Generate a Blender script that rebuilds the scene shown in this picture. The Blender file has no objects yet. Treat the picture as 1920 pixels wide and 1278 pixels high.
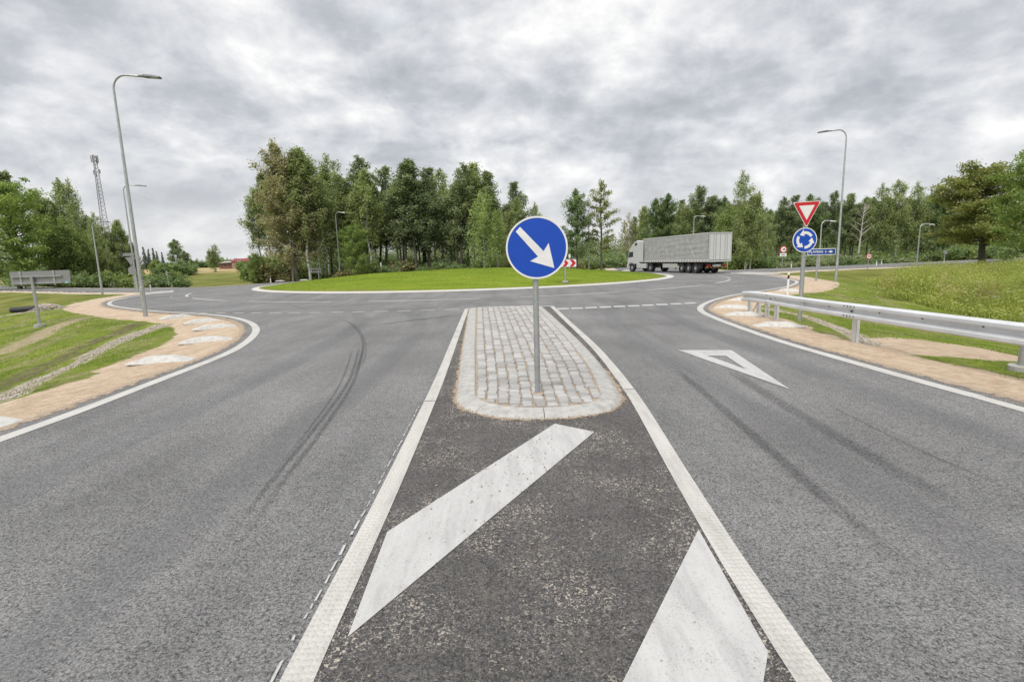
import bpy, bmesh, math, random
import numpy as np
from mathutils import Vector, Matrix
from mathutils.geometry import delaunay_2d_cdt

S = bpy.context.scene
COL = S.collection
PI = math.pi
R = math.radians

# ------------------------------------------------------------------ camera
F_PX, HOR_Y, HOR_SL, CAM_H = 950.0, 487.73, 0.0271, 1.85     # focal length and horizon of the 1920x1278 photograph
ROLL = math.atan(HOR_SL)
PITCH = math.atan((639.0 - HOR_Y) * math.cos(ROLL) / F_PX)
cam_d = bpy.data.cameras.new('camera')
cam = bpy.data.objects.new('camera', cam_d)
COL.objects.link(cam)
cam_d.sensor_width = 36.0
cam_d.lens = F_PX / 1920.0 * 36.0
cam_d.clip_start = 0.05
cam_d.clip_end = 4000
cam.matrix_world = (Matrix.Translation((0, 0, CAM_H)) @ Matrix.Rotation(PI / 2 - PITCH, 4, 'X') @ Matrix.Rotation(-ROLL, 4, 'Z'))
S.camera = cam

# ------------------------------------------------------------------ world: sky with a broken cloud deck
SUN_EL, SUN_AZ = R(58), R(205)      # azimuth of the direction the light comes from, clockwise from +Y
world = bpy.data.worlds.new('World')
S.world = world
world.use_nodes = True
world.cycles.sampling_method = 'MANUAL'
world.cycles.sample_map_resolution = 512
wt = world.node_tree
wt.nodes.clear()


class NT:
    """small helper to write node trees"""
    def __init__(s, tree):
        s.t = tree

    def n(s, typ, ins=None, **props):
        nd = s.t.nodes.new(typ)
        for k, v in props.items():
            setattr(nd, k, v)
        for k, v in (ins or {}).items():
            sock = nd.inputs[k]
            if isinstance(v, bpy.types.NodeSocket):
                s.t.links.new(v, sock)
            else:
                sock.default_value = v
        return nd

    def math(s, op, a, b=0.0, c=None, clamp=False):
        ins = {0: a, 1: b}
        if c is not None:
            ins[2] = c
        return s.n('ShaderNodeMath', ins, operation=op, use_clamp=clamp).outputs[0]

    def noise(s, vec, scale, detail=4, rough=0.55, dist=0.0, dim='3D'):
        return s.n('ShaderNodeTexNoise', {'Vector': vec, 'Scale': scale, 'Detail': detail, 'Roughness': rough, 'Distortion': dist}, noise_dimensions=dim).outputs[0]

    def ramp(s, fac, stops, interp='LINEAR'):
        nd = s.n('ShaderNodeValToRGB', {'Fac': fac})
        cr = nd.color_ramp
        cr.interpolation = interp
        while len(cr.elements) < len(stops):
            cr.elements.new(0.5)
        for e, (p, c) in zip(cr.elements, stops):
            e.position = p
            e.color = (c, c, c, 1) if isinstance(c, (int, float)) else (*c, 1)
        return nd.outputs[0]

    def mix(s, fac, a, b, blend='MIX'):
        nd = s.n('ShaderNodeMix', data_type='RGBA', blend_type=blend)
        for sock, v in ((nd.inputs[0], fac), (nd.inputs[6], a), (nd.inputs[7], b)):
            if isinstance(v, bpy.types.NodeSocket):
                s.t.links.new(v, sock)
            elif isinstance(v, (tuple, list)):
                sock.default_value = (*v, 1) if len(v) == 3 else v
            else:
                sock.default_value = v
        return nd.outputs[2]

    def smooth(s, v, a, b):
        return s.n('ShaderNodeMapRange', {0: v, 1: a, 2: b, 3: 0.0, 4: 1.0}, interpolation_type='SMOOTHSTEP').outputs[0]


W_ = NT(wt)
tc = W_.n('ShaderNodeTexCoord').outputs['Generated']
sky = W_.n('ShaderNodeTexSky', sky_type='NISHITA', sun_disc=False, sun_elevation=SUN_EL, sun_rotation=SUN_AZ).outputs[0]
sep = W_.n('ShaderNodeSeparateXYZ', {0: tc})
zc = W_.math('ADD', W_.math('MAXIMUM', sep.outputs[2], 0.0), 0.40)
px_ = W_.math('DIVIDE', sep.outputs[0], zc)
py_ = W_.math('DIVIDE', sep.outputs[1], zc)
cv = W_.n('ShaderNodeCombineXYZ', {0: px_, 1: py_, 2: 0.0}).outputs[0]
cv = W_.n('ShaderNodeMapping', {'Vector': cv, 'Location': (12.3, 6.1, 0.0), 'Rotation': (0, 0, R(12)), 'Scale': (1.0, 1.15, 1.0)}).outputs[0]
warp = W_.n('ShaderNodeTexNoise', {'Vector': cv, 'Scale': 1.3, 'Detail': 2.0}).outputs[1]
cv2 = W_.n('ShaderNodeVectorMath', {0: cv, 1: W_.n('ShaderNodeVectorMath', {0: warp, 1: (0.28, 0.28, 0.28)}, operation='MULTIPLY').outputs[0]}, operation='ADD').outputs[0]
n1 = W_.noise(cv2, 2.6, 7, 0.6, 0.0, '2D')
n2 = W_.noise(W_.n('ShaderNodeMapping', {'Vector': tc, 'Scale': (1.0, 1.0, 1.5)}).outputs[0], 7.0, 6, 0.58, 0.25)
vo = W_.n('ShaderNodeTexVoronoi', {'Vector': cv2, 'Scale': 4.2, 'Detail': 2.0, 'Roughness': 0.5}, feature='F1', normalize=True, voronoi_dimensions='2D').outputs['Distance']
nn = W_.math('ADD', W_.math('ADD', W_.math('MULTIPLY', n1, 0.46), W_.math('MULTIPLY', n2, 0.42)), W_.math('MULTIPLY', vo, 0.20))
bright = W_.n('ShaderNodeVectorMath', {0: tc, 1: (-0.10, 0.86, 0.50)}, operation='DOT_PRODUCT').outputs['Value']
nn = W_.math('ADD', nn, W_.math('MULTIPLY', W_.smooth(bright, 0.55, 1.0), 0.02))
K = 4.75
CL0 = 0.385
cl = W_.ramp(W_.math('SUBTRACT', nn, CL0), [(-0.0, (0.345 * K, 0.36 * K, 0.39 * K)), (0.07, (0.42 * K, 0.432 * K, 0.46 * K)), (0.125, (0.51 * K, 0.52 * K, 0.54 * K)), (0.175, (0.60 * K, 0.605 * K, 0.618 * K)),
                  (0.235, (0.73 * K, 0.727 * K, 0.72 * K)), (0.30, (0.88 * K, 0.872 * K, 0.85 * K)), (0.37, (1.02 * K, 1.0 * K, 0.96 * K))])
hz = W_.smooth(sep.outputs[2], 0.22, 0.0)
cl = W_.mix(W_.math('MAXIMUM', W_.math('MULTIPLY', hz, 0.5), W_.smooth(sep.outputs[2], 0.01, -0.04)), cl, (0.64 * K, 0.638 * K, 0.635 * K))
cover = W_.smooth(W_.noise(cv2, 2.2, 3, 0.5), 0.78, 0.72)
cover = W_.math('ADD', W_.math('MULTIPLY', cover, 0.12), 0.86)
skc = W_.mix(cover, sky, cl)
bg = W_.n('ShaderNodeBackground', {'Color': skc, 'Strength': 0.115})
wt.links.new(bg.outputs[0], W_.n('ShaderNodeOutputWorld').inputs[0])

sun_d = bpy.data.lights.new('sun', 'SUN')
sun_d.energy = 1.5
sun_d.angle = R(35)
sun_d.color = (1.0, 0.965, 0.91)
sun = bpy.data.objects.new('sun', sun_d)
COL.objects.link(sun)
sun.location = (0, 0, 60)
_sd = Vector((math.sin(SUN_AZ) * math.cos(SUN_EL), math.cos(SUN_AZ) * math.cos(SUN_EL), math.sin(SUN_EL)))
sun.rotation_euler = _sd.to_track_quat('Z', 'Y').to_euler()

S.view_settings.view_transform = 'Standard'
S.view_settings.look = 'None'
S.view_settings.exposure = 1.3
S.view_settings.gamma = 1.0
S.render.engine = 'CYCLES'
S.cycles.max_bounces = 6
S.cycles.transparent_max_bounces = 8

rng = np.random.default_rng(7)
random.seed(7)

# ------------------------------------------------------------------ where things stand: rays of the surveyed camera
def ray(px, py):
    u, v = px - 960.0, 639.0 - py
    c, s = math.cos(ROLL), math.sin(ROLL)
    u2, v2 = u * c + v * s, -u * s + v * c
    return Vector((u2, F_PX * math.cos(PITCH) + v2 * math.sin(PITCH), -F_PX * math.sin(PITCH) + v2 * math.cos(PITCH)))


def flat(px, py, z=0.0):
    d = ray(px, py)
    t = (z - CAM_H) / d.z
    return Vector((d.x * t, d.y * t, z))


def at_y(px, py, Y):
    d = ray(px, py)
    return Vector((d.x * Y / d.y, Y, CAM_H + d.z * Y / d.y))


# ------------------------------------------------------------------ materials
MATS = {}


def mat(name, base=(0.5, 0.5, 0.5), rough=0.6, metal=0.0, spec=0.5, fn=None):
    if name in MATS:
        return MATS[name]
    m = bpy.data.materials.new(name)
    m.use_nodes = True
    t = NT(m.node_tree)
    b = m.node_tree.nodes['Principled BSDF']
    b.inputs['Base Color'].default_value = (*base, 1)
    b.inputs['Roughness'].default_value = rough
    b.inputs['Metallic'].default_value = metal
    b.inputs['Specular IOR Level'].default_value = spec
    if fn:
        fn(t, b, m.node_tree.links)
    MATS[name] = m
    return m


def oc(t):
    return t.n('ShaderNodeTexCoord').outputs['Object']


def bump(t, b, h, strength=0.5, dist=0.01):
    t.t.links.new(t.n('ShaderNodeBump', {'Height': h, 'Strength': strength, 'Distance': dist}).outputs[0], b.inputs['Normal'])


def asphalt_fn(c0, c1, c2, lo, hi, specks=None):
    def fn(t, b, L):
        v = oc(t)
        g = t.noise(v, 46, 7, 0.78)
        gm = t.noise(v, 11, 3, 0.6)
        g2 = t.n('ShaderNodeTexVoronoi', {'Vector': v, 'Scale': 60.0}).outputs['Distance']
        col = t.ramp(t.math('ADD', t.math('MULTIPLY', g, 0.85), t.math('MULTIPLY', gm, 0.15)), [(0.41, c0), (0.485, c1), (0.59, c2)])
        gr = t.noise(v, 120, 2, 0.6)
        col = t.mix(t.smooth(gr, 0.58, 0.68), col, hi)
        col = t.mix(t.math('MULTIPLY', t.smooth(gr, 0.43, 0.33), 0.8), col, lo)
        big = t.noise(v, 0.35, 5, 0.6)
        col = t.mix(1.0, col, t.ramp(big, [(0.3, 0.80), (0.5, 1.0), (0.72, 1.22)]), 'MULTIPLY')
        st = t.noise(t.n('ShaderNodeMapping', {'Vector': v, 'Scale': (1.6, 0.25, 1)}).outputs[0], 1.0, 4, 0.55)
        col = t.mix(1.0, col, t.ramp(st, [(0.34, 0.86), (0.52, 1.0), (0.7, 1.12)]), 'MULTIPLY')
        if not specks:
            stn = t.smooth(t.noise(v, 0.85, 5, 0.7), 0.60, 0.74)
            col = t.mix(t.math('MULTIPLY', stn, 0.28), col, (0.06, 0.06, 0.062))
            dst = t.smooth(t.noise(v, 0.5, 6, 0.72), 0.40, 0.28)
            col = t.mix(t.math('MULTIPLY', dst, 0.22), col, (0.36, 0.345, 0.33))
        if specks:
            # loose grit and dust left on the tack coat
            msk = t.smooth(t.noise(v, 1.1, 4, 0.65), 0.42, 0.62)
            vv = t.n('ShaderNodeTexNoise', {'Vector': v, 'Scale': 48.0, 'Detail': 4.0, 'Roughness': 0.65, 'Distortion': 1.2}).outputs[0]
            sp = t.math('MULTIPLY', t.smooth(vv, 0.555, 0.60), t.math('ADD', t.math('MULTIPLY', msk, 0.85), 0.12))
            col = t.mix(sp, col, specks)
            du = t.smooth(t.noise(v, 2.6, 5, 0.7), 0.55, 0.8)
            col = t.mix(t.math('MULTIPLY', du, 0.35), col, (0.24, 0.205, 0.175))
        L.new(col, b.inputs['Base Color'])
        h = t.math('ADD', t.math('MULTIPLY', g, 1.0), t.math('MULTIPLY', g2, 0.6))
        bump(t, b, h, 1.0, 0.009)
    return fn


M_ASPH = mat('asphalt_road', rough=0.78, spec=0.35, fn=asphalt_fn((0.045, 0.045, 0.046), (0.160, 0.159, 0.160), (0.285, 0.283, 0.282), (0.03, 0.03, 0.03), (0.42, 0.415, 0.41)))
M_ASPH2 = mat('asphalt_island', rough=0.82, spec=0.3, fn=asphalt_fn((0.04, 0.039, 0.039), (0.082, 0.079, 0.078), (0.125, 0.12, 0.118), (0.02, 0.02, 0.02), (0.20, 0.19, 0.18), (0.50, 0.45, 0.39)))


def alpha_mix(t, b, L, fac):
    """lets the surface below show through worn paint or thin rubber"""
    out = [n for n in t.t.nodes if n.type == 'OUTPUT_MATERIAL'][0]
    tr = t.n('ShaderNodeBsdfTransparent')
    mx = t.n('ShaderNodeMixShader', {0: fac, 1: tr.outputs[0], 2: b.outputs[0]})
    L.new(mx.outputs[0], out.inputs[0])


def paint_fn(base, dirt, struct=0.0):
    def fn(t, b, L):
        v = oc(t)
        col = t.mix(t.smooth(t.noise(v, 55, 4, 0.7), 0.52, 0.80), base, dirt)
        col = t.mix(t.math('MULTIPLY', t.smooth(t.noise(v, 260, 2, 0.6), 0.62, 0.74), 0.65), col, tuple(x * 0.45 for x in dirt))
        col = t.mix(1.0, col, t.ramp(t.noise(t.n('ShaderNodeMapping', {'Vector': v, 'Scale': (3.0, 0.5, 1)}).outputs[0], 2.6, 6, 0.7), [(0.32, 0.78), (0.5, 0.97), (0.64, 1.06)]), 'MULTIPLY')
        L.new(col, b.inputs['Base Color'])
        if not struct:
            wear = t.math('ADD', t.math('MULTIPLY', t.noise(v, 130, 3, 0.65), 0.75), t.math('MULTIPLY', t.noise(v, 3.0, 5, 0.7), 0.25))
            alpha_mix(t, b, L, t.smooth(wear, 0.645, 0.615))
        h = t.noise(v, 150, 3, 0.6)
        if struct:
            vo = t.n('ShaderNodeTexVoronoi', {'Vector': t.n('ShaderNodeMapping', {'Vector': v, 'Scale': (1, 0.75, 1)}).outputs[0], 'Scale': 34.0, 'Randomness': 0.35}).outputs['Distance']
            h = t.math('ADD', t.math('MULTIPLY', h, 0.2), t.smooth(vo, 0.55, 0.25))
        bump(t, b, h, 0.55 if struct else 0.35, 0.006 if struct else 0.003)
    return fn


M_WHITE = mat('road_paint_white', rough=0.65, fn=paint_fn((0.475, 0.475, 0.47), (0.31, 0.305, 0.30)))
M_EDGE = mat('road_paint_edge', rough=0.65, fn=paint_fn((0.51, 0.50, 0.475), (0.34, 0.325, 0.30)))
M_CREAM = mat('road_paint_profiled', rough=0.7, fn=paint_fn((0.50, 0.49, 0.46), (0.32, 0.31, 0.285), 1.0))


def worn_fn(t, b, L):
    v = oc(t)
    alpha_mix(t, b, L, t.math('MULTIPLY', t.smooth(t.noise(v, 18, 5, 0.7), 0.38, 0.62), 0.55))


M_WORN = mat('road_paint_worn', (0.5, 0.5, 0.49), 0.75, fn=worn_fn)


def skid_fn(amount):
    def fn(t, b, L):
        uv = t.n('ShaderNodeTexCoord').outputs['UV']
        sp = t.n('ShaderNodeSeparateXYZ', {0: uv})
        v = oc(t)
        e = t.math('MULTIPLY', t.smooth(sp.outputs[0], 0.0, 0.35), t.smooth(sp.outputs[0], 1.0, 0.65))
        e2 = t.math('MULTIPLY', t.smooth(sp.outputs[1], 0.0, 0.18), t.smooth(sp.outputs[1], 1.0, 0.75))
        br = t.math('ADD', t.math('MULTIPLY', t.smooth(t.noise(v, 45, 5, 0.7), 0.35, 0.65), 0.75), 0.25)
        f = t.math('MULTIPLY', t.math('MULTIPLY', e, e2), t.math('MULTIPLY', br, amount))
        alpha_mix(t, b, L, f)
    return fn


M_SKID = mat('tyre_rubber_trace', (0.035, 0.035, 0.037), 0.8, fn=skid_fn(0.38))
M_PATH = mat('wheel_path_polish', (0.20, 0.20, 0.205), 0.55, fn=skid_fn(0.30))
M_SKID2 = mat('tyre_rubber_faint', (0.045, 0.045, 0.047), 0.8, fn=skid_fn(0.36))


def concrete_fn(base, var=0.14):
    def fn(t, b, L):
        v = oc(t)
        n = t.noise(v, 9, 6, 0.65)
        lo, hi = tuple(x * (1 - var) for x in base), tuple(min(1, x * (1 + var)) for x in base)
        col = t.ramp(n, [(0.3, lo), (0.7, hi)])
        col = t.mix(t.math('MULTIPLY', t.smooth(t.noise(v, 150, 2, 0.5), 0.6, 0.72), 0.5), col, tuple(x * 0.55 for x in base))
        col = t.mix(t.math('MULTIPLY', t.smooth(t.noise(v, 2.2, 5, 0.7), 0.55, 0.8), 0.35), col, (base[0] * 0.75, base[1] * 0.66, base[2] * 0.55))
        L.new(col, b.inputs['Base Color'])
        bump(t, b, t.noise(v, 110, 4, 0.7), 0.35, 0.004)
    return fn


M_KERB = mat('kerb_concrete', rough=0.85, fn=concrete_fn((0.385, 0.378, 0.36), 0.25))
M_HUMP = mat('hump_concrete', rough=0.85, fn=concrete_fn((0.50, 0.495, 0.475), 0.2))
M_FOOT = mat('footing_concrete', rough=0.9, fn=concrete_fn((0.36, 0.35, 0.33), 0.2))


def sett_fn(t, b, L):
    v = oc(t)
    rnd = t.math('FRACT', t.math('ADD', t.n('ShaderNodeObjectInfo').outputs['Random'], t.n('ShaderNodeNewGeometry').outputs['Random Per Island']))
    col = t.ramp(rnd, [(0.0, (0.27, 0.262, 0.252)), (0.35, (0.345, 0.34, 0.332)), (0.7, (0.395, 0.39, 0.382)), (1.0, (0.45, 0.446, 0.436))])
    g = t.n('ShaderNodeNewGeometry').outputs['Position']
    col = t.mix(t.math('MULTIPLY', t.smooth(t.noise(g, 140, 3, 0.6), 0.56, 0.68), 0.5), col, (0.20, 0.195, 0.19))
    col = t.mix(t.math('MULTIPLY', t.smooth(t.noise(g, 9, 5, 0.7), 0.50, 0.72), 0.42), col, (0.31, 0.27, 0.22))
    L.new(col, b.inputs['Base Color'])
    bump(t, b, t.noise(g, 60, 5, 0.7), 0.6, 0.008)


M_SETT = mat('granite_sett', rough=0.8, fn=sett_fn)


def sand_fn(t, b, L):
    v = oc(t)
    n = t.noise(v, 26, 6, 0.7)
    col = t.ramp(n, [(0.3, (0.22, 0.165, 0.115)), (0.5, (0.36, 0.285, 0.21)), (0.7, (0.50, 0.415, 0.325))])
    L.new(col, b.inputs['Base Color'])
    bump(t, b, t.noise(v, 120, 4, 0.7), 0.8, 0.01)


M_SAND = mat('joint_sand', rough=0.95, fn=sand_fn)


def galv_fn(base, rough, mixv=0.22, ns=4):
    def fn(t, b, L):
        v = oc(t)
        vo = t.n('ShaderNodeTexVoronoi', {'Vector': v, 'Scale': 45.0}).outputs['Color']
        n = t.noise(v, ns, 4, 0.6)
        col = t.mix(mixv, t.ramp(n, [(0.3, tuple(x * 0.85 for x in base)), (0.7, tuple(min(1, x * 1.1) for x in base))]), t.mix(1.0, vo, base, 'MULTIPLY'))
        L.new(col, b.inputs['Base Color'])
        L.new(t.ramp(n, [(0.3, rough - 0.08), (0.7, rough + 0.12)]), b.inputs['Roughness'])
    return fn


M_GALV = mat('galvanised_steel', metal=0.75, fn=galv_fn((0.52, 0.53, 0.535), 0.42))
M_RAIL = mat('guardrail_steel', metal=0.3, fn=galv_fn((0.70, 0.72, 0.74), 0.42, 0.05, 0.9))
M_POLE = mat('lamp_pole_steel', metal=0.6, fn=galv_fn((0.50, 0.515, 0.52), 0.45))
M_BOLT = mat('bolt_dark', (0.09, 0.09, 0.09), 0.6, 0.4)
M_HEAD = mat('lamp_head_grey', (0.10, 0.105, 0.115), 0.5)
M_LENS = mat('lamp_lens', (0.42, 0.41, 0.40), 0.25)


def film(name, c, rough=0.38):
    def fn(t, b, L):
        v = oc(t)
        col = t.ramp(t.noise(v, 7, 4, 0.6), [(0.3, tuple(x * 0.93 for x in c)), (0.7, tuple(min(1, x * 1.06) for x in c))])
        L.new(col, b.inputs['Base Color'])
    return mat(name, c, rough, fn=fn)


M_BLUE = film('sign_film_blue', (0.003, 0.060, 0.41))
M_BLUE2 = film('sign_film_navy', (0.004, 0.05, 0.27))
M_SWHITE = film('sign_film_white', (0.72, 0.71, 0.71))
M_RED = film('sign_film_red', (0.50, 0.012, 0.022))
M_BLACK = film('sign_film_black', (0.012, 0.012, 0.013))
M_ORANGE = film('reflector_amber', (0.62, 0.27, 0.02))
M_ALU = mat('sign_back_aluminium', (0.26, 0.26, 0.27), 0.5, 0.35)
M_TEAL = film('sticker_teal', (0.18, 0.55, 0.52))
M_PWHITE = film('post_plastic_white', (0.74, 0.74, 0.73), 0.5)
M_TWHITE = mat('truck_paint_white', rough=0.35, fn=concrete_fn((0.50, 0.505, 0.50), 0.08))
M_TYRE = mat('tyre_black', (0.025, 0.025, 0.027), 0.85)
M_RIM = mat('wheel_rim', (0.40, 0.40, 0.41), 0.45, 0.5)
M_GLASS = mat('cab_glass', (0.04, 0.055, 0.06), 0.08, 0.0, 0.7)
M_CHASSIS = mat('chassis_dark', (0.05, 0.05, 0.052), 0.7)
M_TANK = mat('side_panel_grey', (0.42, 0.42, 0.41), 0.5)
M_LIGHTG = mat('headlight_glass', (0.6, 0.62, 0.64), 0.12)


def tarp_fn(t, b, L):
    v = oc(t)
    sp = t.n('ShaderNodeSeparateXYZ', {0: v})
    n = t.noise(t.n('ShaderNodeMapping', {'Vector': v, 'Scale': (0.35, 1, 1.6)}).outputs[0], 2.2, 5, 0.6)
    col = t.ramp(n, [(0.3, (0.34, 0.345, 0.34)), (0.7, (0.43, 0.435, 0.43))])
    L.new(col, b.inputs['Base Color'])
    w = t.n('ShaderNodeTexWave', {'Vector': t.n('ShaderNodeMapping', {'Vector': v, 'Rotation': (0, R(24), 0), 'Scale': (0.4, 1, 1)}).outputs[0], 'Scale': 0.55, 'Distortion': 5.0, 'Detail': 2.0}).outputs[1]
    bump(t, b, t.math('ADD', w, t.math('MULTIPLY', n, 1.2)), 0.4, 0.05)


M_TARP = mat('tarpaulin_grey', (0.36, 0.365, 0.365), 0.55, fn=tarp_fn)
M_PIPE = mat('culvert_plastic', (0.035, 0.037, 0.042), 0.5)
M_RUBBLE = mat('rubble_stone', rough=0.9, fn=concrete_fn((0.42, 0.37, 0.32), 0.25))
M_GRIT = mat('grit_stone', rough=0.9, fn=concrete_fn((0.30, 0.26, 0.22), 0.35))


def leaf_mat(name, dark, mid, light, transl=0.45):
    dark, mid, light = [(c[0] * 2.95, c[1] * 2.75, c[2] * 2.75) for c in (dark, mid, light)]
    def fn(t, b, L):
        tone = t.n('ShaderNodeAttribute', attribute_name='tone').outputs['Fac']
        rnd = t.n('ShaderNodeObjectInfo').outputs['Random']
        f = t.math('ADD', t.math('MULTIPLY', tone, 0.8), t.math('MULTIPLY', rnd, 0.2))
        col = t.ramp(f, [(0.1, dark), (0.5, mid), (0.92, light)])
        L.new(col, b.inputs['Base Color'])
        tr = t.n('ShaderNodeBsdfTranslucent', {'Color': t.mix(1.0, col, (1.15, 1.2, 0.7), 'MULTIPLY')})
        out = [n for n in t.t.nodes if n.type == 'OUTPUT_MATERIAL'][0]
        L.new(t.n('ShaderNodeMixShader', {0: transl, 1: b.outputs[0], 2: tr.outputs[0]}).outputs[0], out.inputs[0])
    return mat(name, mid, 0.6, spec=0.25, fn=fn)


L_BIRCH = leaf_mat('leaf_birch', (0.060, 0.080, 0.040), (0.110, 0.138, 0.068), (0.165, 0.195, 0.10))
L_ASPEN = leaf_mat('leaf_aspen', (0.050, 0.068, 0.042), (0.092, 0.118, 0.070), (0.145, 0.172, 0.105))
L_OLIVE = leaf_mat('leaf_olive', (0.068, 0.072, 0.044), (0.118, 0.120, 0.074), (0.17, 0.172, 0.108))
L_BRIGHT = leaf_mat('leaf_maple', (0.038, 0.062, 0.018), (0.076, 0.115, 0.032), (0.135, 0.175, 0.06))
L_LIME = leaf_mat('leaf_young_birch', (0.062, 0.088, 0.032), (0.108, 0.145, 0.056), (0.155, 0.20, 0.085))
L_OAK = leaf_mat('leaf_oak', (0.044, 0.056, 0.020), (0.088, 0.104, 0.036), (0.145, 0.155, 0.056))
L_DARK = leaf_mat('leaf_alder', (0.034, 0.056, 0.028), (0.066, 0.098, 0.046), (0.110, 0.142, 0.07))
L_SPRUCE = leaf_mat('needle_spruce', (0.014, 0.026, 0.016), (0.028, 0.045, 0.026), (0.05, 0.07, 0.04), 0.1)
L_BUSH = leaf_mat('leaf_bush', (0.040, 0.060, 0.022), (0.082, 0.112, 0.042), (0.135, 0.170, 0.068))
L_BROWN = leaf_mat('leaf_brownish', (0.046, 0.048, 0.026), (0.078, 0.078, 0.042), (0.12, 0.115, 0.062))
L_WEED = leaf_mat('leaf_weed', (0.060, 0.078, 0.022), (0.128, 0.154, 0.042), (0.205, 0.225, 0.080))
L_DRY = leaf_mat('leaf_dry', (0.088, 0.082, 0.044), (0.16, 0.145, 0.08), (0.235, 0.21, 0.125))
L_GRASS = leaf_mat('grass_blade', (0.030, 0.055, 0.007), (0.060, 0.096, 0.011), (0.105, 0.142, 0.025))


def birchbark_fn(t, b, L):
    v = oc(t)
    n = t.noise(t.n('ShaderNodeMapping', {'Vector': v, 'Scale': (1, 1, 3.0)}).outputs[0], 2.2, 4, 0.65)
    col = t.mix(t.smooth(n, 0.53, 0.60), (0.50, 0.49, 0.465), (0.05, 0.045, 0.04))
    L.new(col, b.inputs['Base Color'])


M_BIRCHBARK = mat('bark_birch', rough=0.8, fn=birchbark_fn)


def bark_fn(base):
    def fn(t, b, L):
        v = oc(t)
        n = t.noise(t.n('ShaderNodeMapping', {'Vector': v, 'Scale': (6, 6, 0.8)}).outputs[0], 2.0, 5, 0.65)
        L.new(t.ramp(n, [(0.3, tuple(x * 0.5 for x in base)), (0.7, tuple(x * 1.3 for x in base))]), b.inputs['Base Color'])
    return fn


M_BARK = mat('bark_brown', rough=0.9, fn=bark_fn((0.095, 0.08, 0.066)))
M_BARKPALE = mat('bark_pale', rough=0.9, fn=bark_fn((0.26, 0.235, 0.20)))
M_DEADWOOD = mat('bark_bleached', rough=0.9, fn=bark_fn((0.46, 0.43, 0.38)))


# ------------------------------------------------------------------ object helpers
def setp(o, label=None, cat=None, group=None, kind=None):
    for k, v in (('label', label), ('category', cat), ('group', group), ('kind', kind)):
        if v:
            o[k] = v
    return o


def link(o, parent=None):
    COL.objects.link(o)
    if parent is not None:
        o.parent = parent
    return o


def thing(name, label, cat, loc=(0, 0, 0), rz=0.0, group=None):
    o = bpy.data.objects.new(name, None)
    o.empty_display_size = 0.2
    link(o)
    o.location = loc
    o.rotation_euler = (0, 0, rz)
    return setp(o, label, cat, group)


def copy_tree(o, parent=None, label=None, loc=None, rz=None):
    c = o.copy()
    link(c)
    if parent is not None:
        c.parent = parent
    if label:
        c['label'] = label
    if loc is not None:
        c.location = loc
    if rz is not None:
        c.rotation_euler = (0, 0, rz)
    for ch in list(o.children):
        copy_tree(ch, c)
    return c


class MB:
    """collects boxes, tubes and plates, then links them as one mesh object"""
    def __init__(s):
        s.v, s.f, s.mi = [], [], []

    def add(s, verts, faces, mi=0, M=None):
        o = len(s.v)
        for p in verts:
            p = Vector(p)
            s.v.append((M @ p) if M is not None else p)
        for f in faces:
            s.f.append([i + o for i in f])
            s.mi.append(mi)
        return s

    def box(s, c, d, M=None, mi=0):
        x, y, z = c
        a, b, e = d[0] / 2, d[1] / 2, d[2] / 2
        vs = [(x + i * a, y + j * b, z + k * e) for k in (-1, 1) for j in (-1, 1) for i in (-1, 1)]
        return s.add(vs, [(0, 2, 3, 1), (4, 5, 7, 6), (0, 1, 5, 4), (2, 6, 7, 3), (0, 4, 6, 2), (1, 3, 7, 5)], mi, M)

    def tube(s, pts, radii, n=10, mi=0, caps=True, M=None):
        pts = [Vector(p) for p in pts]
        if not hasattr(radii, '__len__'):
            radii = [radii] * len(pts)
        vs = []
        up = None
        for i, p in enumerate(pts):
            d = (pts[min(i + 1, len(pts) - 1)] - pts[max(i - 1, 0)]).normalized()
            if up is None:
                up = d.orthogonal().normalized()
            up = (up - d * up.dot(d)).normalized()
            w = d.cross(up)
            for k in range(n):
                a = 2 * PI * k / n
                vs.append(p + (up * math.cos(a) + w * math.sin(a)) * radii[i])
        fs = []
        for i in range(len(pts) - 1):
            for k in range(n):
                k2 = (k + 1) % n
                fs.append((i * n + k, i * n + k2, (i + 1) * n + k2, (i + 1) * n + k))
        if caps:
            fs.append(tuple(range(n))[::-1])
            fs.append(tuple((len(pts) - 1) * n + k for k in range(n)))
        return s.add(vs, fs, mi, M)

    def prism(s, poly, z0, z1, M=None, mi=0):
        """2D outline extruded along local z"""
        n = len(poly)
        vs = [(x, y, z0) for x, y in poly] + [(x, y, z1) for x, y in poly]
        fs = [tuple(range(n))[::-1], tuple(range(n, 2 * n))]
        fs += [(i, (i + 1) % n, n + (i + 1) % n, n + i) for i in range(n)]
        return s.add(vs, fs, mi, M)

    def build(s, name, mats, parent=None, smooth=False, bevel=0.0):
        me = bpy.data.meshes.new(name)
        me.from_pydata([tuple(p) for p in s.v], [], s.f)
        if not isinstance(mats, (list, tuple)):
            mats = [mats]
        for m in mats:
            me.materials.append(m)
        for p, i in zip(me.polygons, s.mi):
            p.material_index = i
            p.use_smooth = smooth
        bm = bmesh.new()
        bm.from_mesh(me)
        bmesh.ops.recalc_face_normals(bm, faces=bm.faces)
        bm.to_mesh(me)
        bm.free()
        o = link(bpy.data.objects.new(name, me), parent)
        if bevel:
            md = o.modifiers.new('edge', 'BEVEL')
            md.width = bevel
            md.segments = 2
            md.limit_method = 'ANGLE'
        if smooth:
            md = o.modifiers.new('split', 'EDGE_SPLIT')
            md.split_angle = R(40)
        return o


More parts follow.
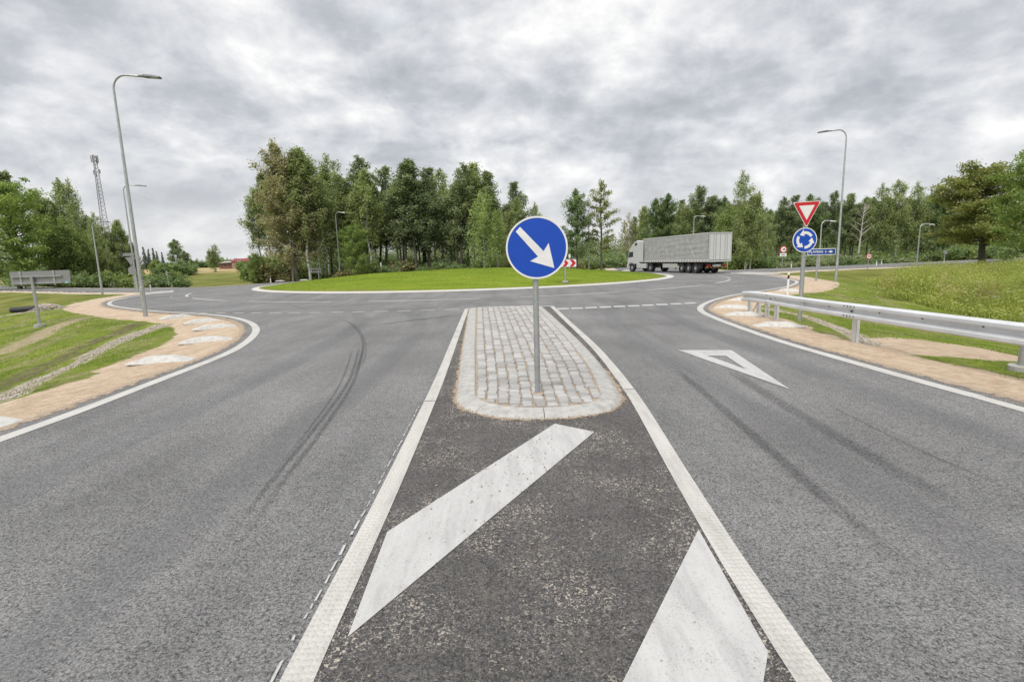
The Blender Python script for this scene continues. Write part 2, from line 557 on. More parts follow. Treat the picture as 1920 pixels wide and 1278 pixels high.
def np_mesh(name, V, Fq, mats, parent=None, tone=None, fmat=None):
    """fast mesh from numpy arrays; Fq is (n,3) or (n,4)"""
    me = bpy.data.meshes.new(name)
    V = np.asarray(V, np.float32)
    Fq = np.asarray(Fq, np.int32)
    me.vertices.add(len(V))
    me.vertices.foreach_set('co', V.ravel())
    k = Fq.shape[1]
    me.loops.add(Fq.size)
    me.loops.foreach_set('vertex_index', Fq.ravel())
    me.polygons.add(len(Fq))
    me.polygons.foreach_set('loop_start', np.arange(0, Fq.size, k, dtype=np.int32))
    me.polygons.foreach_set('loop_total', np.full(len(Fq), k, np.int32))
    for m in (mats if isinstance(mats, (list, tuple)) else [mats]):
        me.materials.append(m)
    if fmat is not None:
        me.polygons.foreach_set('material_index', np.asarray(fmat, np.int32))
    me.update(calc_edges=True)
    if tone is not None:
        a = me.attributes.new('tone', 'FLOAT', 'POINT')
        a.data.foreach_set('value', np.asarray(tone, np.float32))
    return link(bpy.data.objects.new(name, me), parent) if name else me


def crom(pts, step=0.5):
    """Catmull-Rom through 2D points, resampled about every step metres"""
    P = [Vector((p[0], p[1])) for p in pts]
    P = [P[0] * 2 - P[1]] + P + [P[-1] * 2 - P[-2]]
    out = []
    for i in range(1, len(P) - 2):
        a, b, c, d = P[i - 1:i + 3]
        n = max(1, int((c - b).length / step))
        for k in range(n):
            t = k / n
            out.append(0.5 * ((2 * b) + (c - a) * t + (2 * a - 5 * b + 4 * c - d) * t * t + (3 * b - a - 3 * c + d) * t ** 3))
    out.append(P[-2])
    return [(p.x, p.y) for p in out]


# ------------------------------------------------------------------ roads: plan of the roundabout
CX, CY = -3.805, 47.59
R_ISL, R_DASH, R_FAINT, R_OUT = 18.17, 22.36, 23.28, 26.7
CROSSFALL = 0.0387


def zroad(x, y):
    r = math.hypot(x - CX, y - CY)
    return CROSSFALL * max(0.0, R_DASH - max(r, 17.0)) if r > 16.9 else -0.3


def arc(r, a0, a1, n):
    return [(CX + r * math.cos(R(a0 + (a1 - a0) * i / n)), CY + r * math.sin(R(a0 + (a1 - a0) * i / n))) for i in range(n + 1)]


LEFT_LINE = crom([(-5.83, -9), (-5.83, 0), (-5.83, 5.4), (-5.87, 6.8), (-5.96, 7.9), (-6.04, 8.9), (-6.13, 10.0), (-6.36, 11.5), (-6.98, 13.5), (-7.82, 15.4),
                  (-9.08, 17.4), (-10.85, 19.4), (-12.9, 21.0), (-16.0, 22.9), (-19.2, 25.35), (-21.6, 27.5), (-23.4, 29.6), (-25.1, 32.1), (-26.7, 35.5), (-27.75, 38.6), (-28.9, 41.2)], 0.4)
RIGHT_LINE = crom([(5.85, -9), (5.85, 0), (5.84, 5.4), (5.78, 6.8), (5.72, 8.5), (5.71, 11.0), (6.02, 14.8), (6.55, 17.5), (7.85, 20.1), (9.6, 22.5),
                   (11.5, 24.5), (14.7, 27.4), (17.0, 30.4), (18.7, 33.3), (20.4, 38.0), (21.45, 42.3), (22.1, 46.0), (22.9, 48.7)], 0.4)


def offset(line, d):
    out = []
    for i, p in enumerate(line):
        a, b = Vector(line[max(i - 1, 0)]), Vector(line[min(i + 1, len(line) - 1)])
        t = (b - a).normalized()
        out.append((p[0] - t.y * d, p[1] + t.x * d))
    return out


le, re_ = offset(LEFT_LINE, 0.36), offset(RIGHT_LINE, -0.34)
poly_S = le[:-4] + [(CX, CY)] + re_[:-4][::-1]
poly_C = arc(R_OUT - 0.3, 0, 360, 120)[:-1]
LR_NEAR = [(-27.6, 38.3), (-28.9, 41.2), (-30.6, 43.0), (-33.0, 44.0), (-37.0, 46.0), (-46.3, 51.7), (-57.4, 58.3), (-75, 70), (-100, 88), (-150, 128)]
LR_FAR = [(-28.2, 52.5), (-31.0, 52.0), (-35.5, 52.2), (-46.0, 56.4), (-60.0, 65.8), (-84.0, 83.5), (-110, 104), (-150, 138)]
poly_L = [(CX, CY - 2)] + crom(LR_NEAR, 2) + crom(LR_FAR, 2)[::-1] + [(CX, CY + 4)]
RR_NEAR = [(21.4, 42.0), (22.2, 46.3), (22.9, 48.8), (24.6, 50.3), (27.8, 51.7), (32.5, 53.4), (41.7, 56.3), (55, 61.5), (68.7, 68.3), (90, 79), (140, 108)]
RR_FAR = [(21.0, 57.0), (24.0, 59.0), (28.0, 61.0), (34.8, 63.4), (43.2, 66.6), (55, 71.5), (77.8, 82), (100, 95), (140, 120)]
poly_R = [(CX, CY)] + crom(RR_NEAR, 2) + crom(RR_FAR, 2)[::-1]
poly_N = [(CX, CY)] + crom([(13.5, 68.5), (15.6, 74), (18, 88), (21, 105), (25, 122)], 3) + crom([(22.5, 55), (25.0, 64), (27.0, 76), (29, 92), (31, 108), (34, 122)], 3)[::-1]
POLYS = [poly_S, poly_C, poly_L, poly_R, poly_N]


def sdf_poly(X, Y, poly):
    """signed distance to a closed outline, negative inside"""
    P = np.array(poly)
    Q = np.roll(P, -1, 0)
    d2 = np.full(X.shape, 1e12)
    ins = np.zeros(X.shape, bool)
    for (ax, ay), (bx, by) in zip(P, Q):
        ex, ey = bx - ax, by - ay
        L2 = ex * ex + ey * ey
        if L2 < 1e-12:
            continue
        t = np.clip(((X - ax) * ex + (Y - ay) * ey) / L2, 0, 1)
        d2 = np.minimum(d2, (X - ax - t * ex) ** 2 + (Y - ay - t * ey) ** 2)
        if ay != by:
            c = (ay > Y) != (by > Y)
            ins ^= c & (X < (bx - ax) * (Y - ay) / (by - ay) + ax)
    return np.where(ins, -1, 1) * np.sqrt(d2)


def dist_road(X, Y):
    d = np.full(X.shape, 1e9)
    for p in POLYS:
        d = np.minimum(d, sdf_poly(X, Y, p))
    return d


def dist_line(X, Y, line):
    d2 = np.full(X.shape, 1e12)
    for (ax, ay), (bx, by) in zip(line[:-1], line[1:]):
        ex, ey = bx - ax, by - ay
        t = np.clip(((X - ax) * ex + (Y - ay) * ey) / (ex * ex + ey * ey), 0, 1)
        d2 = np.minimum(d2, (X - ax - t * ex) ** 2 + (Y - ay - t * ey) ** 2)
    return np.sqrt(d2)


def vnoise(X, Y, s, seed=0):
    """smooth value noise"""
    r = np.random.default_rng(seed).random((64, 64))
    x, y = X / s, Y / s
    xi, yi = np.floor(x).astype(int), np.floor(y).astype(int)
    fx, fy = x - xi, y - yi
    fx, fy = fx * fx * (3 - 2 * fx), fy * fy * (3 - 2 * fy)
    g = lambda a, b: r[a % 64, b % 64]
    return (g(xi, yi) * (1 - fx) + g(xi + 1, yi) * fx) * (1 - fy) + (g(xi, yi + 1) * (1 - fx) + g(xi + 1, yi + 1) * fx) * fy


def sst(v, a, b):
    t = np.clip((v - a) / (b - a), 0, 1)
    return t * t * (3 - 2 * t)


def terrain_z(X, Y, D):
    far = sst(D, 8, 30)
    left = (X < -2)
    dep = np.where(left, 0.62, 0.62)
    z = -0.012 - 0.05 * sst(D, 0.3, 1.6)
    z = z - dep * sst(D, 1.5, 7.0)
    ditch = np.exp(-((D - 8.2) / 1.6) ** 2) * 0.28
    z = z - ditch + 0.28 * sst(D, 9, 22)
    z = z + (vnoise(X, Y, 1.7, 3) - 0.5) * 0.07 * sst(D, 0.6, 3) + (vnoise(X, Y, 0.55, 4) - 0.5) * 0.035 * sst(D, 0.2, 1.2)
    z = z + (vnoise(X, Y, 9, 5) - 0.5) * 0.25 * far
    rise = sst(Y, 75, 170) * (1.2 + 1.2 * sst(-X, 15, 60)) * sst(D, 8, 25)
    z = z + rise
    z = np.where(D < -0.35, -0.30, z)
    r = np.hypot(X - CX, Y - CY)
    return z


_gx = np.concatenate([-np.geomspace(36, 900, 60)[::-1], np.arange(-35.75, 35.8, 0.28), np.geomspace(36, 900, 60)])
_gy = np.concatenate([-np.geomspace(6.3, 300, 16)[::-1], np.arange(-6, 46, 0.28), np.arange(46.2, 90, 0.9), np.geomspace(91, 1500, 46)])
GX, GY = np.meshgrid(_gx, _gy)
GD = dist_road(GX, GY)
GZ = terrain_z(GX, GY, GD)


def zt(x, y):
    """height of the modelled ground"""
    i = int(np.clip(np.searchsorted(_gx, x) - 1, 0, len(_gx) - 2))
    j = int(np.clip(np.searchsorted(_gy, y) - 1, 0, len(_gy) - 2))
    fx, fy = (x - _gx[i]) / (_gx[i + 1] - _gx[i]), (y - _gy[j]) / (_gy[j + 1] - _gy[j])
    return float((GZ[j, i] * (1 - fx) + GZ[j, i + 1] * fx) * (1 - fy) + (GZ[j + 1, i] * (1 - fx) + GZ[j + 1, i + 1] * fx) * fy)


def zt_arr(X, Y):
    i = np.clip(np.searchsorted(_gx, X) - 1, 0, len(_gx) - 2)
    j = np.clip(np.searchsorted(_gy, Y) - 1, 0, len(_gy) - 2)
    fx, fy = (X - _gx[i]) / (_gx[i + 1] - _gx[i]), (Y - _gy[j]) / (_gy[j + 1] - _gy[j])
    return (GZ[j, i] * (1 - fx) + GZ[j, i + 1] * fx) * (1 - fy) + (GZ[j + 1, i] * (1 - fx) + GZ[j + 1, i + 1] * fx) * fy


def interp_arr(A, X, Y):
    i = np.clip(np.searchsorted(_gx, X), 0, len(_gx) - 1)
    j = np.clip(np.searchsorted(_gy, Y), 0, len(_gy) - 1)
    return A[j, i]


def ground(px, py):
    """where a ray of the surveyed camera meets the modelled ground"""
    z = -0.1
    for _ in range(25):
        p = flat(px, py, z)
        z = 0.5 * z + 0.5 * zt(p.x, p.y)
    return Vector((p.x, p.y, zt(p.x, p.y)))


# strips on the embankments: drains filled with gravel, wheel ruts of bare soil
G2 = lambda *pts: [tuple(ground(*p)[:2]) for p in pts]
DRAINS = [G2((0, 748), (110, 695), (200, 650), (270, 622), (318, 607)), G2((150, 668), (230, 632), (300, 608)), G2((1430, 577), (1500, 590), (1560, 610), (1640, 645))]
RUTS = [G2((-40, 735), (40, 705), (100, 677), (150, 655)), G2((150, 650), (215, 625), (262, 606))]
TRACKS = [G2((0, 662), (50, 640), (100, 615), (150, 597))]
g_drain = np.minimum.reduce([dist_line(GX, GY, l) for l in DRAINS])
g_rut = np.minimum.reduce([dist_line(GX, GY, l) for l in RUTS])
g_track = np.minimum.reduce([dist_line(GX, GY, l) for l in TRACKS])
GZ = GZ - 0.06 * np.exp(-(g_rut / 0.3) ** 2) - 0.04 * np.exp(-(g_drain / 0.25) ** 2)
WASH = tuple(ground(1800, 655)[:2])
g_wash = np.hypot((GX - WASH[0]) / 2.6, (GY - WASH[1]) / 1.25)


def ground_fn(t, b, L):
    v = oc(t)
    at = lambda n: t.n('ShaderNodeAttribute', attribute_name=n).outputs['Fac']
    d = at('road_distance')
    wob = t.math('MULTIPLY', t.math('SUBTRACT', t.noise(v, 1.6, 6, 0.65), 0.5), 1.1)
    # grass
    g = t.noise(v, 7.0, 6, 0.7)
    big = t.noise(v, 0.5, 4, 0.6)
    grass = t.ramp(t.math('ADD', t.math('MULTIPLY', g, 0.5), t.math('MULTIPLY', big, 0.5)), [(0.36, (0.075, 0.105, 0.016)), (0.5, (0.150, 0.200, 0.024)), (0.62, (0.235, 0.265, 0.050))])
    dryp = t.smooth(t.noise(t.n('ShaderNodeMapping', {'Vector': v, 'Rotation': (0, 0, 0.9), 'Scale': (1.6, 0.7, 1)}).outputs[0], 0.8, 6, 0.7), 0.46, 0.62)
    grass = t.mix(t.math('MULTIPLY', dryp, 0.8), grass, t.ramp(g, [(0.35, (0.17, 0.155, 0.065)), (0.65, (0.33, 0.30, 0.16))]))
    farg = t.ramp(t.math('ADD', t.math('MULTIPLY', t.noise(v, 0.22, 5, 0.6), 0.6), t.math('MULTIPLY', t.noise(t.n('ShaderNodeMapping', {'Vector': v, 'Scale': (0.25, 1.4, 1)}).outputs[0], 0.9, 5, 0.7), 0.4)), [(0.36, (0.080, 0.100, 0.022)), (0.48, (0.150, 0.165, 0.036)), (0.60, (0.225, 0.215, 0.070))])
    grass = t.mix(t.smooth(at('far'), 0.0, 1.0), grass, farg)
    grass = t.mix(t.math('MULTIPLY', at('stubble'), 0.9), grass, (0.42, 0.33, 0.17))
    # sand and gravel verge
    s = t.noise(v, 5.5, 7, 0.72)
    s2 = t.noise(v, 60, 4, 0.7)
    tr = t.noise(t.n('ShaderNodeMapping', {'Vector': v, 'Scale': (1.0, 0.3, 1)}).outputs[0], 3.5, 4, 0.6)
    sand = t.ramp(t.math('ADD', t.math('ADD', t.math('MULTIPLY', s, 0.45), t.math('MULTIPLY', s2, 0.3)), t.math('MULTIPLY', tr, 0.25)),
                  [(0.36, (0.33, 0.240, 0.160)), (0.47, (0.50, 0.385, 0.275)), (0.57, (0.61, 0.495, 0.375)), (0.68, (0.70, 0.60, 0.48))])
    farroad = t.mix(0.5, sand, (0.50, 0.46, 0.40))
    sand = t.mix(at('far'), sand, farroad)
    width = at('sand_width')
    m = t.smooth(t.math('SUBTRACT', t.math('ADD', d, t.math('MULTIPLY', wob, 0.42)), width), 0.05, -0.05)
    wash = t.smooth(t.math('ADD', at('wash'), t.math('MULTIPLY', wob, 0.7)), 1.05, 0.95)
    m = t.math('MAXIMUM', m, wash)
    col = t.mix(m, grass, sand)
    # strips
    gv = t.n('ShaderNodeTexVoronoi', {'Vector': v, 'Scale': 16.0}).outputs['Color']
    gvs = t.n('ShaderNodeSeparateColor', {0: gv}).outputs[0]
    gravel = t.ramp(gvs, [(0.0, (0.17, 0.14, 0.10)), (0.5, (0.42, 0.37, 0.29)), (1.0, (0.62, 0.57, 0.48))])
    dr = t.smooth(t.math('ADD', at('drain'), t.math('MULTIPLY', wob, 0.18)), 0.27, 0.19)
    soil = t.ramp(t.noise(v, 9, 6, 0.7), [(0.3, (0.05, 0.040, 0.025)), (0.7, (0.20, 0.165, 0.11))])
    ru = t.smooth(t.math('ADD', at('rut'), t.math('MULTIPLY', wob, 0.30)), 0.42, 0.25)
    col = t.mix(t.math('MULTIPLY', ru, t.math('ADD', t.math('MULTIPLY', t.smooth(t.noise(v, 3.2, 5, 0.7), 0.35, 0.6), 0.7), 0.2)), col, soil)
    col = t.mix(t.math('MULTIPLY', dr, 0.8), col, gravel)
    tk = t.math('MULTIPLY', t.smooth(t.math('ADD', at('track'), t.math('MULTIPLY', wob, 0.6)), 0.55, 0.25), 0.75)
    col = t.mix(tk, col, t.mix(0.35, sand, soil))
    L.new(col, b.inputs['Base Color'])
    h = t.math('ADD', t.math('MULTIPLY', t.noise(v, 22, 6, 0.72), 1.0), t.math('MULTIPLY', t.math('MULTIPLY', m, t.noise(v, 5, 5, 0.7)), 1.6))
    bump(t, b, h, 0.85, 0.05)


M_GROUND = mat('ground_cover', rough=0.95, spec=0.15, fn=ground_fn)


def build_ground():
    ny, nx = GX.shape
    V = np.stack([GX, GY, GZ], -1).reshape(-1, 3)
    idx = np.arange(ny * nx).reshape(ny, nx)
    Fq = np.stack([idx[:-1, :-1], idx[:-1, 1:], idx[1:, 1:], idx[1:, :-1]], -1).reshape(-1, 4)
    o = np_mesh('ground', V, Fq, M_GROUND)
    sw = np.where(GX > 0, np.where(GY < 12.5, 1.30, 1.6), np.where(GY < 9.5, 1.35, 1.75))
    sw = np.where((GX > 13) & (GY > 24) & (GY < 50), 1.9, sw)
    sw = np.where((GX < -17), 1.6, sw)
    for k, a in (('road_distance', GD), ('sand_width', sw), ('drain', g_drain), ('rut', g_rut), ('track', g_track), ('wash', g_wash),
                 ('far', sst(np.hypot(GX, GY), 30, 60)), ('stubble', sst(GY, 118, 128) * sst(GY, 190, 170) * sst(GX, -40, -55))):
        at = o.data.attributes.new(k, 'FLOAT', 'POINT')
        at.data.foreach_set('value', a.astype(np.float32).ravel())
    o.data.polygons.foreach_set('use_smooth', np.ones(len(o.data.polygons), bool))
    setp(o, kind='structure')


build_ground()


def build_road():
    pts, faces = [], []

    def addp(poly):
        b = len(pts)
        pts.extend(Vector(p) for p in poly)
        faces.append(list(range(b, len(pts))))
    for p in POLYS:
        addp(p)
    addp(arc(R_DASH, 0, 360, 120)[:-1])
    addp(arc(19.5, 0, 360, 120)[:-1])
    addp(arc(17.2, 0, 360, 120)[:-1])
    addp(arc(16.85, 0, 360, 120)[:-1])
    v, e, f, _, _, _ = delaunay_2d_cdt(pts, [], faces, 1, 1e-4)
    mb = MB()
    mb.add([(p.x, p.y, zroad(p.x, p.y)) for p in v], f)
    o = mb.build('road', M_ASPH)
    setp(o, kind='structure')
    if o.data.polygons[0].normal.z < 0:
        o.data.flip_normals()


build_road()


def sheet(name, poly, z, m, solid=0.0, label=None):
    """flat painted outline on the carriageway"""
    v, e, f, _, _, _ = delaunay_2d_cdt([Vector(p) for p in poly], [], [list(range(len(poly)))], 1, 1e-6)
    mb = MB()
    mb.add([(p.x, p.y, zroad(p.x, p.y) + z) for p in v], f)
    o = mb.build(name, m)
    return setp(o, kind='structure')


def band(name, line, w, z, m, uv=False):
    """strip of paint of width w along a line"""
    a, b = offset(line, w / 2), offset(line, -w / 2)
    n = len(line)
    mb = MB()
    mb.add([(p[0], p[1], zroad(*p) + z) for p in a] + [(p[0], p[1], zroad(*p) + z) for p in b], [(i, i + 1, n + i + 1, n + i) for i in range(n - 1)])
    me = bpy.data.meshes.new(name)
    me.from_pydata([tuple(p) for p in mb.v], [], mb.f)
    me.materials.append(m)
    if uv:
        l = me.uv_layers.new(name='UVMap')
        for p in me.polygons:
            for li in p.loop_indices:
                vi = me.loops[li].vertex_index
                l.data[li].uv = (0.0 if vi < n else 1.0, (vi % n) / (n - 1))
    if me.polygons and me.polygons[0].normal.z < 0:
        me.flip_normals()
    return setp(link(bpy.data.objects.new(name, me)), kind='structure')


# dark surface between the two lanes
SL_ = crom([(-1.0, -9), (-1.0, 0.5), (-1.02, 2.4), (-1.05, 4.1), (-1.14, 7.0), (-1.21, 8.7), (-1.32, 11.0), (-1.56, 16), (-1.74, 19.85)], 0.4)
SR_ = crom([(1.27, -9), (1.27, 0.5), (1.29, 2.4), (1.40, 4.0), (1.61, 6.55), (1.71, 9.0), (1.73, 11.3), (1.675, 15), (1.62, 19.95)], 0.4)
sheet('road_median_surface', SL_ + SR_[::-1], 0.004, M_ASPH2)
for ln in (SL_, SR_):                                # profiled lines laid in lengths with small joints
    cut = [i for i in range(len(ln))]
    k0 = 0
    for k in range(1, len(ln)):
        y = ln[k][1]
        if any(ln[k - 1][1] < q <= y for q in ((1.55, 6.6, 13.2) if ln is SL_ else (6.6, 12.2))) or k == len(ln) - 1:
            seg = [Vector(p) for p in ln[k0:k + 1]]
            if k < len(ln) - 1:
                seg[-1] = seg[-1].lerp(seg[-2], 0.06)
            band('profiled_line', [tuple(p) for p in seg], 0.155, 0.009, M_CREAM)
            k0 = k
band('cross_line', crom([(-1.80, 19.92), (-0.5, 20.0), (0.6, 20.1), (1.69, 20.02)], 0.3), 0.2, 0.013, M_EDGE)
band('edge_line', LEFT_LINE[:29], 0.17, 0.005, M_EDGE)
band('edge_line', LEFT_LINE[28:], 0.20, 0.0055, M_EDGE)
i_ = 39
band('edge_line', RIGHT_LINE[:37], 0.17, 0.005, M_EDGE)
band('edge_line', RIGHT_LINE[36:], 0.20, 0.0055, M_EDGE)
band('edge_line', arc(R_OUT - 0.55, 175, 118, 40), 0.18, 0.005, M_EDGE)
band('edge_line', offset(crom(LR_NEAR[4:], 2), 0.35), 0.15, 0.005, M_EDGE)
band('edge_line', offset(crom(LR_FAR[2:], 2), -0.35), 0.15, 0.005, M_EDGE)
band('edge_line', offset(crom(RR_NEAR[3:], 2), 0.4), 0.15, 0.005, M_EDGE)
band('edge_line', offset(crom(RR_FAR[1:], 2), -0.4), 0.15, 0.005, M_EDGE)
for k in range(18):
    a1 = -143.9 - 19.65 * k + 3 * 19.65 * 0
    band('lane_dash', arc(R_DASH, -157.6 + 19.68 * k, -157.6 + 19.68 * k + 14.3, 12), 0.17, 0.006, M_WHITE)
band('faint_line', arc(R_FAINT, -185, -12, 90), 0.12, 0.005, M_WORN)
for px0, px1, py in [(378, 393, 586), (406, 424, 586.6), (437, 456, 587), (470, 490, 587), (504, 526, 586.8), (541, 562, 586.6), (580, 601, 586), (620, 642, 585.6), (662, 684, 584.5), (704, 728, 583.2), (748, 771, 581.8), (793, 815, 580.3), (837, 860, 578.8)]:
    a, b = flat(px0, py), flat(px1, py)
    aa, bb = math.degrees(math.atan2(a.y - CY, a.x - CX)), math.degrees(math.atan2(b.y - CY, b.x - CX))
    band('exit_dash', arc(27.75, aa, bb, 3), 0.16, 0.006, M_WHITE)
for k in range(10):
    a = flat(1043 + 26.6 * k, 579.2 - 0.99 * k - 0.020 * k * k)
    x, y = a.x, a.y
    sheet('give_way_dash', [(x, y - 0.25), (x + 0.44, y - 0.25 + 0.02), (x + 0.50, y + 0.27), (x + 0.06, y + 0.25)], 0.006, M_WHITE)
tri_o = [(3.28, 9.86), (4.27, 9.70), (3.78, 6.72)]
tri_i = [(3.62, 9.22), (3.93, 9.14), (3.775, 8.02)]
mbt = MB()
mbt.add([(x, y, 0.009) for x, y in tri_o + tri_i], [(0, 1, 4, 3), (1, 2, 5, 4), (2, 0, 3, 5)])
setp(mbt.build('give_way_triangle', M_WHITE), kind='structure')
sheet('median_chevron', [(-0.865, 2.28), (-0.905, 3.28), (0.46, 5.53), (0.86, 5.22)], 0.009, M_WHITE)
sheet('median_chevron', [(-0.86, -1.1), (1.16, 2.11), (1.235, 3.20), (-0.87, -0.1)], 0.009, M_WHITE)
# paved noses of the splitters in the two side roads
M_PAVED = mat('splitter_paving', rough=0.85, fn=concrete_fn((0.40, 0.39, 0.37), 0.12))
for pts, nose in ((((272, 551.5), (284, 547.3), (300, 545.6), (322, 545.0), (319, 547.6), (296, 550.0)), ((296, 550.3), (319, 547.9), (323, 545.6), (318, 544.4), (300, 545.2))),
                  (((1373, 512.2), (1400, 509.6), (1436, 510.6), (1470, 513.6), (1432, 514.8), (1394, 513.8)), ((1410, 509.4), (1380, 511.0), (1372, 512.6), (1394, 514.2), (1425, 514.9)))):
    sheet('splitter_paving', [tuple(flat(*p)[:2]) for p in pts], 0.007, M_PAVED)
    band('splitter_line', crom([tuple(flat(*p)[:2]) for p in nose], 0.4), 0.22, 0.012, M_WHITE)
# broken remains of the first paint beside the left profiled line
mbr = MB()
y = 1.6
while y < 6.4:
    l = random.uniform(0.03, 0.16)
    x = np.interp(y, [p[1] for p in SL_], [p[0] for p in SL_]) - 0.115 + random.uniform(-0.006, 0.006)
    w = random.uniform(0.004, 0.010)
    sk = random.uniform(-0.006, 0.006)
    mbr.add([(x - w, y, 0.009), (x + w, y, 0.009), (x + w * 0.7 + sk, y + l, 0.009), (x - w + sk, y + l * 0.9, 0.009)], [(0, 1, 2, 3)])
    y += l + random.choice([0.02, 0.03, 0.05, 0.12])
setp(mbr.build('paint_remains', M_WHITE), kind='stuff')

# tyre traces
P2 = lambda *pts: crom([tuple(flat(*p)[:2]) for p in pts], 0.3)
band('tyre_trace', P2((618, 594), (650, 603), (672, 622), (681, 650), (670, 690), (640, 740)), 0.08, 0.005, M_SKID, True)
band('tyre_trace', P2((640, 597), (668, 612), (684, 640), (684, 670), (664, 710)), 0.05, 0.0055, M_SKID, True)
for dx in (-7, 9):
    band('tyre_trace', P2((678 + dx * 0.4, 645), (660 + dx * 0.6, 710), (600 + dx, 800), (520 + dx * 1.4, 900), (420 + dx * 2, 1040), (300 + dx * 3, 1200)), 0.075, 0.006 + 0.0001 * dx, M_SKID, True)
band('tyre_trace', P2((662, 650), (640, 715), (575, 810), (500, 900)), 0.05, 0.0052, M_SKID2, True)
band('tyre_trace', P2((1265, 690), (1330, 745), (1440, 840), (1560, 945), (1720, 1075), (1900, 1220)), 0.17, 0.005, M_SKID, True)
band('tyre_trace', P2((1360, 690), (1480, 765), (1640, 860), (1900, 1000)), 0.26, 0.0055, M_SKID2, True)
band('tyre_trace', P2((1540, 752), (1640, 803), (1760, 860), (1960, 945)), 0.04, 0.006, M_SKID, True)
for xo in (-4.35, -2.45):
    band('wheel_path', crom([(xo, -6), (xo, 4), (xo + 0.05, 10), (xo - 0.3, 15), (xo - 1.6, 19.5), (xo - 4.0, 23)], 0.4), 0.75, 0.0045, M_PATH, True)
for xo in (2.85, 4.75):
    band('wheel_path', crom([(xo, -6), (xo, 4), (xo, 10), (xo + 0.2, 15), (xo + 1.2, 19.5), (xo + 3.6, 23.5)], 0.4), 0.75, 0.0045, M_PATH, True)
band('tyre_trace', P2((545, 573), (562, 577), (575, 580)), 0.18, 0.006, M_SKID, True)
band('tyre_trace', P2((700, 610), (780, 600), (850, 592), (880, 588)), 0.4, 0.007, M_SKID2, True)

# ------------------------------------------------------------------ grassy centre of the roundabout
def mound_z(r):
    t = np.clip(r / (R_ISL - 0.55), 0, 1)
    return 0.19 + 0.98 * (1 - t ** 2.1)


def build_mound():
    nr, na = 60, 220
    rr = np.linspace(0.0, R_ISL - 0.50, nr) ** 1.0
    aa = np.linspace(0, 2 * PI, na, endpoint=False)
    A, RR = np.meshgrid(aa, rr)
    X, Y = CX + RR * np.cos(A), CY + RR * np.sin(A)
    Z = mound_z(RR) + (vnoise(X, Y, 1.3, 11) - 0.5) * 0.05 + (vnoise(X, Y, 4.5, 12) - 0.5) * 0.10
    idx = np.arange(nr * na).reshape(nr, na)
    nxt = np.roll(idx, -1, 1)
    Fq = np.stack([idx[:-1], nxt[:-1], nxt[1:], idx[1:]], -1).reshape(-1, 4)

    def fn(t, b, L):
        v = oc(t)
        g = t.noise(v, 6, 6, 0.7)
        big = t.noise(t.n('ShaderNodeMapping', {'Vector': v, 'Scale': (0.5, 1.6, 1)}).outputs[0], 0.8, 5, 0.65)
        col = t.ramp(t.math('ADD', t.math('MULTIPLY', g, 0.45), t.math('MULTIPLY', big, 0.55)), [(0.36, (0.110, 0.165, 0.014)), (0.5, (0.172, 0.235, 0.020)), (0.64, (0.245, 0.290, 0.042))])
        rad = t.n('ShaderNodeAttribute', attribute_name='rim').outputs['Fac']
        e = t.smooth(t.math('ADD', rad, t.math('MULTIPLY', t.math('SUBTRACT', t.noise(v, 1.6, 6, 0.7), 0.5), 4.0)), 1.0, 0.0)
        col = t.mix(t.math('MULTIPLY', e, 0.7), col, (0.24, 0.20, 0.085))
        L.new(col, b.inputs['Base Color'])
        bump(t, b, t.noise(v, 18, 6, 0.75), 0.9, 0.05)
    o = np_mesh('grass_mound', np.stack([X, Y, Z], -1).reshape(-1, 3), Fq, mat('lawn_grass', rough=0.95, spec=0.1, fn=fn))
    at = o.data.attributes.new('rim', 'FLOAT', 'POINT')
    at.data.foreach_set('value', (R_ISL - 0.5 - RR).astype(np.float32).ravel())
    o.data.polygons.foreach_set('use_smooth', np.ones(len(o.data.polygons), bool))
    setp(o, kind='structure')


build_mound()
# pale kerb ring round the mound
ring = thing('kerb_ring', 'pale concrete kerb ring running round the foot of the green mound', 'kerb', (CX, CY, 0))
zi = CROSSFALL * (R_DASH - R_ISL)
prof = [(R_ISL, zi - 0.06), (R_ISL, zi + 0.015), (R_ISL - 0.08, zi + 0.045), (R_ISL - 0.50, zi + 0.075), (R_ISL - 0.56, zi + 0.04), (R_ISL - 0.56, zi - 0.06)]
NK = 72
M_RING = mat('kerb_ring_concrete', rough=0.8, fn=concrete_fn((0.52, 0.51, 0.475), 0.1))
for k in range(NK):
    mbk = MB()
    vs = []
    for j in range(3):
        a = R(360 * (k + 0.003 + j * 0.497) / NK)
        vs += [(r * math.cos(a), r * math.sin(a), z) for r, z in prof]
    n = len(prof)
    fs = [(j * n + i, j * n + (i + 1) % n, (j + 1) * n + (i + 1) % n, (j + 1) * n + i) for j in range(2) for i in range(n)] + [tuple(range(n)), tuple(range(2 * n, 3 * n))[::-1]]
    mbk.add(vs, fs)
    mbk.build('kerb_stone', M_RING, ring)

# ------------------------------------------------------------------ traffic island with setts
isl = thing('traffic_island', 'cobbled splitter island framed by pale concrete kerb between the two lanes', 'traffic island', (0, 0, 0))
KO = crom([(-0.80, 6.95), (-0.86, 7.8), (-1.08, 11.0), (-1.36, 15.5), (-1.60, 19.2), (-1.52, 19.75), (-1.1, 20.02), (0.2, 20.12), (0.95, 20.12), (1.19, 19.8), (1.26, 19.0), (1.41, 15.0), (1.53, 11.0), (1.54, 8.6), (1.45, 6.75), (1.33, 6.2), (1.05, 5.88), (0.62, 5.74), (0.22, 5.72), (-0.22, 5.84), (-0.58, 6.15), (-0.76, 6.55), (-0.80, 6.95)], 0.12)[:-1]
n_ = len(KO)


